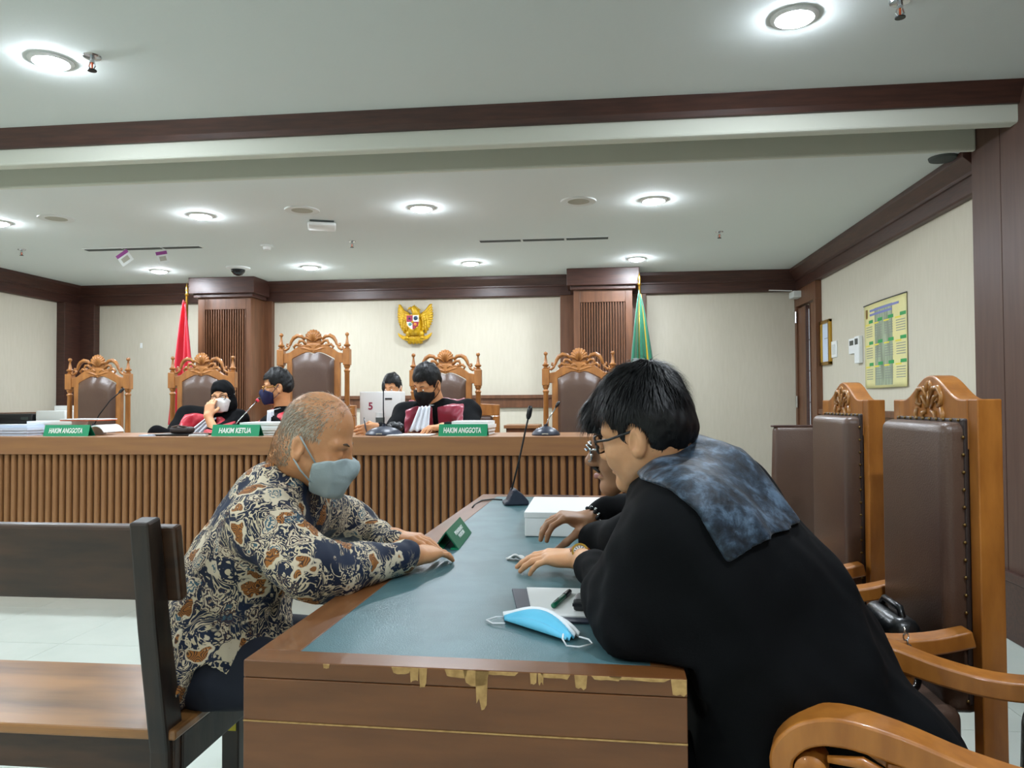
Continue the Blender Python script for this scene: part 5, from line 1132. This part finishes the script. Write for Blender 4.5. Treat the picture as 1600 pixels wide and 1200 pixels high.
slv = Form(); slv.c(elL+(.02, -.02, -.02), Q(1005, 995, 1.42), .07, .045, .06); slv.c(Q(1000, 985, 1.42), Q(1062, 1002, 1.40), .05, .055, .06); slv.c(shL+(.06, -.02, -.1), Q(1045, 975, 1.42), .09, .06, .08); slv.c(Q(955, 960, 1.50), Q(985, 1010, 1.40), .045, .035, .05)
arm.c(shR, np.array((.17, 1.90, .85)), .085, .07, .06)
hands = []; h1 = SD(); fL = nrmz(P(816, 872, Z=.802)-wrL); yv = nrmz(np.cross(fL, (0, -.18, 1.))); hand_xyz(h1, wrL, fL, yv, np.cross(yv, -fL)*-1 if np.cross(yv, -fL)[2] < 0 else np.cross(yv, -fL), (.24, .24, .28, .36), .05, .03, .98, -.06); h1.cone(elL*.35+wrL*.65, wrL, .036, .027, .02); hands.append(h1)
lg = Form()
for s in (-1, 1):
    hp, kn, an = np.array((.50, 1.47+s*.10, .53)), np.array((.20, 1.58+s*.13, .53)), np.array((.22, 1.60+s*.12, .09)); lg.c(hp, kn, .10, .075, .03); lg.c(kn, an, .07, .05, .02); shoe(t, an+(.05, 0, -.05), an+(-.17, 0, -.055))
allf = Form(); allf.l = fm.l+arm.l+lg.l
bd, HV = body_of(t, 'skin_light', hd, (H.c-np.array((.16, .15, .26)), H.c+np.array((.15, .15, .16))), allf, hands)
rb = Form(); rb.l = fm.l+arm.l+slv.l; sd = rb.sd()
sd.cone(np.array((.50, 1.48, .50)), np.array((.27, 1.48, .48)), .15, .11, .08); sd.cone(np.array((.50, 1.54, .50)), np.array((.26, 1.62, .50)), .15, .12, .08); sd.cone(np.array((.45, 1.50, .40)), np.array((.44, 1.52, .10)), .15, .17, .08); sd.cone(np.array((.30, 1.50, .45)), np.array((.31, 1.50, .10)), .12, .14, .08); sd.cone(np.array((.42, 1.60, .40)), np.array((.42, 1.60, .10)), .16, .18, .08)
sd.cone(np.array((.16, 1.44, .86)), np.array((.36, 1.48, .62)), .10, .13, .08); sd.cone(np.array((.25, 1.46, .72)), np.array((.26, 1.48, .50)), .11, .11, .08)
tb = lambda p: np.where((p[:, 0] < .165) & (p[:, 2] < DZ+.03), DZ+.006-p[:, 2], -1.0)          # cloth rests on the desk, does not sink into it
robe = lambda p: np.maximum(np.maximum(np.maximum(sd(p)+wob(p, .006, 16, 21)+wob(p, .0025, 42, 22), .02-p[:, 2]), np.where((p[:, 0] < .17) & (p[:, 2] < DZ+.05) & (p[:, 2] > DZ-.09), DZ+.004-p[:, 2], -1.0)), np.where((p[:, 0] < .175) & (p[:, 2] <= DZ-.05), .175-p[:, 0], -1.0))
ld = lg.sd(); organic('trousers', ld, ld.bounds(.03), .012, 'robe_black', t, 1)
ro, _, _ = organic('robe', robe, sd.bounds(.03), .0085, 'robe_black', t, 2)
reg = poly_region([0, 2], [Q(a, b, 1.44)[[0, 2]] for a, b in ((992, 748), (1020, 715), (1050, 690), (1110, 672), (1170, 690), (1215, 750), (1262, 822), (1205, 824), (1160, 836), (1118, 858), (1098, 825), (1075, 785), (1040, 757))])
shell_part('velvet_stole', robe, reg, t, 'stole_velvet', .010, .0065, (np.array((.02, 1.22, .82)), np.array((.56, 2.0, 1.25))))
ax = nrmz(H.w((-.03, 0, -.05))-nb); a_ = nrmz(np.cross(ax, (0, 1, 0))); b_ = np.cross(ax, a_)
MB().grid(lambda u, v: nb+ax*(.035-.07*v)+(.071+.012*v)*(math.cos(u*6.2832)*a_+math.sin(u*6.2832)*b_), 30, 4).build('robe_collar', 'robe_black', t, smooth=True, solid=.008)
thick_hair(H, t, .050, vol=.012, nst=7000, seed=8, burn=-.045, length=.034); glasses(H, t, 'black_plastic', .0026); brows(H, t); eyes(H, t)
# watch
wf = nrmz(elL-wrL); wc = wrL+wf*.004+np.array((0, 0, 0)); wa = nrmz(np.cross(wf, (0, 0, 1))); wb = np.cross(wa, wf); wb = wb*np.sign(wb[2]); fnm = nrmz(wb*.55+np.array((0, -.80, 0)))
wt = MB().grid(lambda u, v: wc+wf*(.024*v-.012)+.0325*math.cos(u*6.2832)*wa+.030*math.sin(u*6.2832)*wb, 28, 2).build('watch', mat('watch_strap', '#8a3f1c', .5), t, smooth=True, solid=.003)
fa = nrmz(np.cross(fnm, wf)); fb = np.cross(fnm, fa); fc = wc+fnm*.032
def disc(r0_, r1_, h0, h1_, nseg=28): return MB().add([fc+fnm*h+(r*math.cos(q))*fa+(r*math.sin(q))*fb for r, h in ((r0_, h0), (r1_, h0), (r1_, h1_), (r0_, h1_)) for q in np.linspace(0, 2*math.pi, nseg, endpoint=False)], [(i*nseg+j, i*nseg+(j+1) % nseg, (i+1) % 4*nseg+(j+1) % nseg, (i+1) % 4*nseg+j) for i in range(4) for j in range(nseg)])
disc(.0165, .0215, 0, .009).build('watch_bezel', 'brass', wt, smooth=40); disc(.0001, .017, 0, .006).build('watch_dial', 'white', wt, smooth=40)
mk_ = MB()
for i in range(12): q = i*math.pi/6; mk_.tube([fc+fnm*.0065+r*(math.cos(q)*fa+math.sin(q)*fb) for r in (.010, .015)], .0009, 5)
mk_.tube([fc+fnm*.0068, fc+fnm*.0068+.010*fa], .0009, 5).tube([fc+fnm*.0068, fc+fnm*.0068+.007*fb], .0011, 5).build('watch_hands', 'black_plastic', wt)
# far attorney
R = face_dir(176, 9, 3); k = 1.06; H = Head(Q(990, 691, 1.98), R, k)
t = thing('person', 'person in black robe and beaded bracelet, mostly hidden behind the velvet stole', 'person', (.64, 2.25, 0))
nb = np.array((.22, 2.10, 1.02)); hd = SD(); H.skull(hd); H.face(hd); hd.cone(H.w((-.030, 0, -.045)), nb, .058, .068, .03)
fm = Form(); hip = np.array((.60, 2.26, .57)); TR = frame((-1, 0, 0))
def tilt(a): return TR @ np.array(Matrix.Rotation(math.radians(a), 3, 'Y'))
fm.e(np.array((.28, 2.18, .92)), (.12, .19, .16), tilt(40)); fm.e(np.array((.40, 2.22, .78)), (.13, .18, .18), tilt(36)); fm.e(hip, (.15, .18, .16), tilt(10))
shL, shR = np.array((.22, 2.05, .94)), np.array((.24, 2.38, .95)); fm.c(shL, shR, .075, .075, .08); fm.c(np.array((.24, 2.15, .96)), nb, .08, .068, .06)
wrR = Q(922, 812, 2.24); elR = np.array((.20, 2.40, .86)); elL = np.array((.10, 2.02, .86)); wrL = np.array((.0, 2.16, .83))
arm = Form(); arm.c(shR, elR, .075, .065, .05); arm.c(elR, wrR+(elR-wrR)*.22, .062, .050, .04); arm.c(shL, elL, .075, .062, .05); arm.c(elL, wrL, .055, .04, .04)
hands = []; h1 = SD(); fR = nrmz(np.array((-.80, -.30, .10)))
yv = nrmz(np.array((.20, -.95, -.10))-fR*(np.array((.20, -.95, -.10)) @ fR)); zv = np.cross(fR, yv); zv = zv*np.sign(zv[2])
hand_xyz(h1, wrR, fR, yv, zv, (.48, .46, .44, .40), .9, .05, 1.0, .12); h1.cone(elR*.3+wrR*.7, wrR, .036, .028, .02); hands.append(h1)
lg = Form()
for s in (-1, 1):
    hp, kn, an = np.array((.58, 2.26+s*.10, .54)), np.array((.22, 2.28+s*.12, .54)), np.array((.22, 2.28+s*.12, .09)); lg.c(hp, kn, .10, .075, .03); lg.c(kn, an, .07, .05, .02); shoe(t, an+(.05, 0, -.05), an+(-.17, 0, -.055))
allf = Form(); allf.l = fm.l+arm.l+lg.l
bd, HV = body_of(t, 'skin_tan', hd, (H.c-np.array((.16, .15, .26)), H.c+np.array((.16, .15, .16))), allf, hands)
rb = Form(); rb.l = fm.l+arm.l+lg.l; sd = rb.sd(.014); organic('robe', lambda p: np.maximum(sd(p)+wob(p, .004, 26, 31), .03-p[:, 2]), sd.bounds(.03), .010, 'robe_black', t, 1)
thick_hair(H, t, .082, vol=.018, nst=4500, seed=12, fringe=((.055, 0, .070), (.062, .060, .050), .040), burn=-.02, length=.040); glasses(H, t, 'chrome', .0030, x=.112, z=-.006, name='clear_glasses'); brows(H, t); eyes(H, t)
MB().tube([H.w((.092, .030, -.056)), H.w((.103, .012, -.047)), H.w((.106, 0, -.046)), H.w((.103, -.012, -.047)), H.w((.092, -.030, -.056))], [.003, .0055, .005, .0055, .003], 8, flat=.8).build('moustache', 'brow_black', t, smooth=True)
MB().tube([H.w((.086, .024, -.066)), H.w((.104, 0, -.068)), H.w((.086, -.024, -.066))], [.003, .008, .003], 8, flat=.8).build('lips', mat('lip', '#b07a72', .45), t, smooth=True)
bc = wrR+nrmz(elR-wrR)*.004; bf = nrmz(elR-wrR); a_ = nrmz(np.cross(bf, (0, 0, 1))); b_ = np.cross(bf, a_); br = None
for i in range(22):
    q = 2*math.pi*i/22; c_ = bc+.037*math.cos(q)*a_+.034*math.sin(q)*b_+bf*.004*(-1)**i
    o = MB().ball(c_, .0065, 8, 6).build('bracelet_bead', 'dark_metal' if i % 2 else 'chrome', t, smooth=True)
# ------------------------------------------------------------------ judges and clerk
def judge(label, hc, R, k, nb, sh, el, wr, hip, skin_m, stole, mask_m, hair=None, hijab=False, hand_dirs=(), hc_=(.42, .4, .4, .4), robe_m='robe_black', jab=None, hh=.0055, hs=.009, gl=None, brow=True):
    t = thing('person', label, 'person', (hip[0], hip[1], .18)); H = Head(hc, R, k); V3 = lambda *a: np.array(a, float)
    hd = SD(); H.skull(hd); H.face(hd); hd.cone(H.w((-.028, 0, -.045)), nb, .055, .064, .03)
    fm = Form(); mid = (np.array(nb)+hip)/2; ax = nrmz(np.array(nb)-hip); lat = nrmz(sh[1]-sh[0]); RR = np.stack([np.cross(lat, ax), lat, ax], 1); RR[:, 0] = nrmz(RR[:, 0])
    fm.e(mid+ax*.10, (.12, .19, .20), RR); fm.e(mid-ax*.08, (.125, .175, .20), RR); fm.e(np.array(hip), (.15, .18, .14), RR); fm.c(sh[0], sh[1], .07, .07, .08); fm.c(mid+ax*.2, nb, .09, .065, .06)
    for i in (0, 1): fm.c(sh[i], el[i], .080, .070, .06); fm.c(el[i], wr[i]+(el[i]-wr[i])*.16, .070, .060, .05)
    hands = []
    for w_, e_, f_, y_ in hand_dirs:
        q = SD(); f_ = nrmz(f_); y_ = nrmz(np.array(y_)-f_*(np.array(y_) @ f_)); z_ = np.cross(f_, y_); z_ = z_*(1 if z_ @ np.array((0, -.3, 1)) > 0 else -1); hand_xyz(q, w_, f_, y_, z_, hc_, .6, .04, .98, .05); q.cone(np.array(e_)*.7+np.array(w_)*.3, w_, .036, .027, .02); hands.append(q)
    lgf = Form()
    for s in (-1, 1):
        hp = np.array(hip)+lat*s*.10; kn = hp+V3(0, -.38, .02); an = V3(kn[0], kn[1], .24); lgf.c(hp, kn, .095, .07, .03); lgf.c(kn, an, .065, .05, .02)
    allf = Form(); allf.l = fm.l+lgf.l
    bd, HV = body_of(t, skin_m, hd, (H.c-np.array((.16, .16, .26)), H.c+np.array((.16, .16, .17))), allf, hands, hh, .0038, .018)
    sd = fm.sd(); rf = lambda p: np.maximum(sd(p)+wob(p, .005, 24, 41), .60-p[:, 2]); organic('robe', rf, sd.bounds(.03), hs, robe_m, t, 1)
    ld = lgf.sd(); organic('trousers', ld, ld.bounds(.03), .016, 'trouser_navy', t, 1)
    fr = -RR[:, 0]*np.sign((RR[:, 0] @ np.array((0, 1, 0))) or 1); la = lat; c0 = np.array(nb, np.float32)
    if stole:
        def rg(p): q = p-c0; l_ = np.abs(q @ la.astype(np.float32)); v_ = q @ ax.astype(np.float32); return np.maximum(np.maximum(l_-.205+.16*np.maximum(-v_-.05, 0), .018+.055*np.maximum(0, 1+v_/.1)*0-l_), np.maximum(-v_-.46, v_-.03))
        organic('stole', lambda p: np.maximum(sd(p)-.011+wob(p, .004, 40, 44), rg(p)), sd.bounds(.03), hs*.85, stole, t, 1)
    if jab is not None:
        a, b = jab
        MB().grid(lambda u, v: np.array(a)*(1-v)+np.array(b)*v+la*(u-.5)*(.075+.055*v)+fr*(.010+.012*math.sin(u*19)), 18, 10).build('jabot', 'jabot', t, smooth=True, solid=.004)
        cc = np.array(nb)+ax*.02; a2 = nrmz(np.cross(ax, la)); MB().grid(lambda u, v: cc+ax*(.02-.05*v)+(.064+.008*v)*(math.cos(u*6.2832)*la+math.sin(u*6.2832)*a2), 24, 2).build('shirt_collar', 'jabot', t, smooth=True, solid=.004)
    if mask_m: mask_on(H, mask_m, t, .0045)
    if brow: brows(H, t); eyes(H, t)
    if hair: hair(H, t)
    if gl: glasses(H, t, gl, .0022)
    if hijab:
        d = SD(); d.ell(H.w((-.014, 0, .044)), np.array((.106, .088, .102))*k, H.R, .02); d.ell(H.w((-.005, 0, -.055)), np.array((.085, .082, .080))*k, H.R, .04); d.cone(H.w((-.02, 0, -.06)), nb, .085, .095, .05); d.ell(np.array(nb)+fr*.03-ax*.04, (.13, .08, .08), RR, .05)
        def op(p): q = H.l(p); return np.sqrt((q[:, 1]/.060)**2+((q[:, 2]+.020)/.072)**2)-1+np.where(q[:, 0] < .02, 1, 0)
        organic('headscarf', lambda p: np.maximum(d(p)+wob(p, .002, 60, 9), -op(p)*.05), d.bounds(.02), .0055, 'robe_black', t, 1)
    return t, H
def pts(*a): return [Q(*q) for q in a]
shorthair = lambda seed, front=.058: (lambda H, t: thick_hair(H, t, front, vol=.008, h=.005, nst=1500, seed=seed, burn=-.02, length=.016))
# woman judge, head on her hand
y0 = 5.50; hc = Q(348, 621, y0)
tw, Hw = judge('person in black headscarf, white mask and red stole, chin on hand', hc, face_dir(-84, 2, -8), .95, Q(340, 648, y0+.05), pts((292, 652, y0+.02), (372, 656, y0+.05)), pts((268, 690, 5.30), (338, 690, 5.26)), [Q(240, 677, 5.16), Q(334, 675, 5.28)], np.array((Q(325, 660, y0)[0], 5.72, .70)), 'skin_light', 'robe_red', 'white', hijab=True,
      hand_dirs=[(Q(325, 650, 5.31), Q(338, 682, 5.26), Q(329, 628, 5.35)-Q(325, 650, 5.31), np.array((1, 0, .2)))], jab=(Q(331, 652, 5.40), Q(302, 680, 5.36)), gl='dark_metal')
MB().tube([Q(326, 651, 5.31)+.031*np.array((math.cos(q), math.sin(q)*.95, .3*math.sin(q))) for q in np.linspace(0, 6.2832, 20)], .003, 6).build('bracelet', 'brass', tw, smooth=True)
# presiding judge in profile
y0 = 5.42; hc = Q(434, 605, y0)
judge('person in navy mask and gold glasses, in profile before the tallest chair', hc, face_dir(-162, 6, 0), 1.02, Q(441, 645, y0+.02), pts((424, 668, y0-.17), (452, 660, y0+.20)), pts((404, 700, 5.15), (470, 700, 5.35)), [Q(392, 692, 5.02), Q(440, 700, 5.05)], np.array((Q(455, 660, y0)[0], 5.60, .70)), 'skin_warm', 'robe_red', 'mask_navy', hair=shorthair(15, .050), jab=(Q(425, 640, 5.22), Q(424, 690, 5.16)), gl='brass')
# right judge, writing
y0 = 5.22; hc = Q(668, 599, y0)
tj, Hj = judge('person in black mask and maroon stole bending over papers with a pen', hc, face_dir(-122, 30, 10), 1.04, Q(682, 634, y0+.06), pts((632, 646, y0+.05), (732, 642, y0+.08)), pts((606, 688, 5.02), (738, 690, 5.0)), [Q(588, 671, 4.84), Q(692, 668, 4.88)], np.array((Q(682, 660, y0)[0], 5.55, .68)), 'skin_warm', 'robe_maroon', 'mask_black', hair=shorthair(16, .060),
      hand_dirs=[(Q(590, 669, 4.84), Q(612, 684, 5.0), np.array((-1, -.25, -.15)), np.array((.2, .2, 1))), (Q(692, 667, 4.88), Q(738, 682, 5.0), np.array((-.85, -.45, -.06)), np.array((-.3, .9, .1)))], jab=(Q(664, 634, 5.06), Q(655, 672, 4.99)))
pn = thing('pen', 'blue pen held upright in the hand of the person in black mask', 'pen', Q(570, 674, 4.80)); MB().tube([Q(573, 676, 4.79), Q(571, 668, 4.80), Q(569, 655, 4.81)], [.002, .0045, .0045], 8).build('barrel', 'slate_plastic', pn, smooth=True); MB().tube([Q(569, 655, 4.81), Q(569, 652, 4.81)], .003, 6).build('cap', 'black_plastic', pn)
# clerk behind the white case
y0 = 6.95; hc = Q(613, 606, y0)
judge('person in white face mask, head just visible over the white case', hc, face_dir(-100, 14, 0), .98, Q(618, 636, y0+.05), pts((588, 652, y0+.05), (648, 652, y0+.08)), pts((580, 690, 6.88), (655, 690, 6.88)), [np.array((Q(598, 680, 6.7)[0], 6.72, .98)), np.array((Q(635, 680, 6.7)[0], 6.72, .98))], np.array((Q(618, 660, y0)[0], 7.08, .66)), 'skin_warm', None, 'white', hair=shorthair(17), robe_m='jabot')
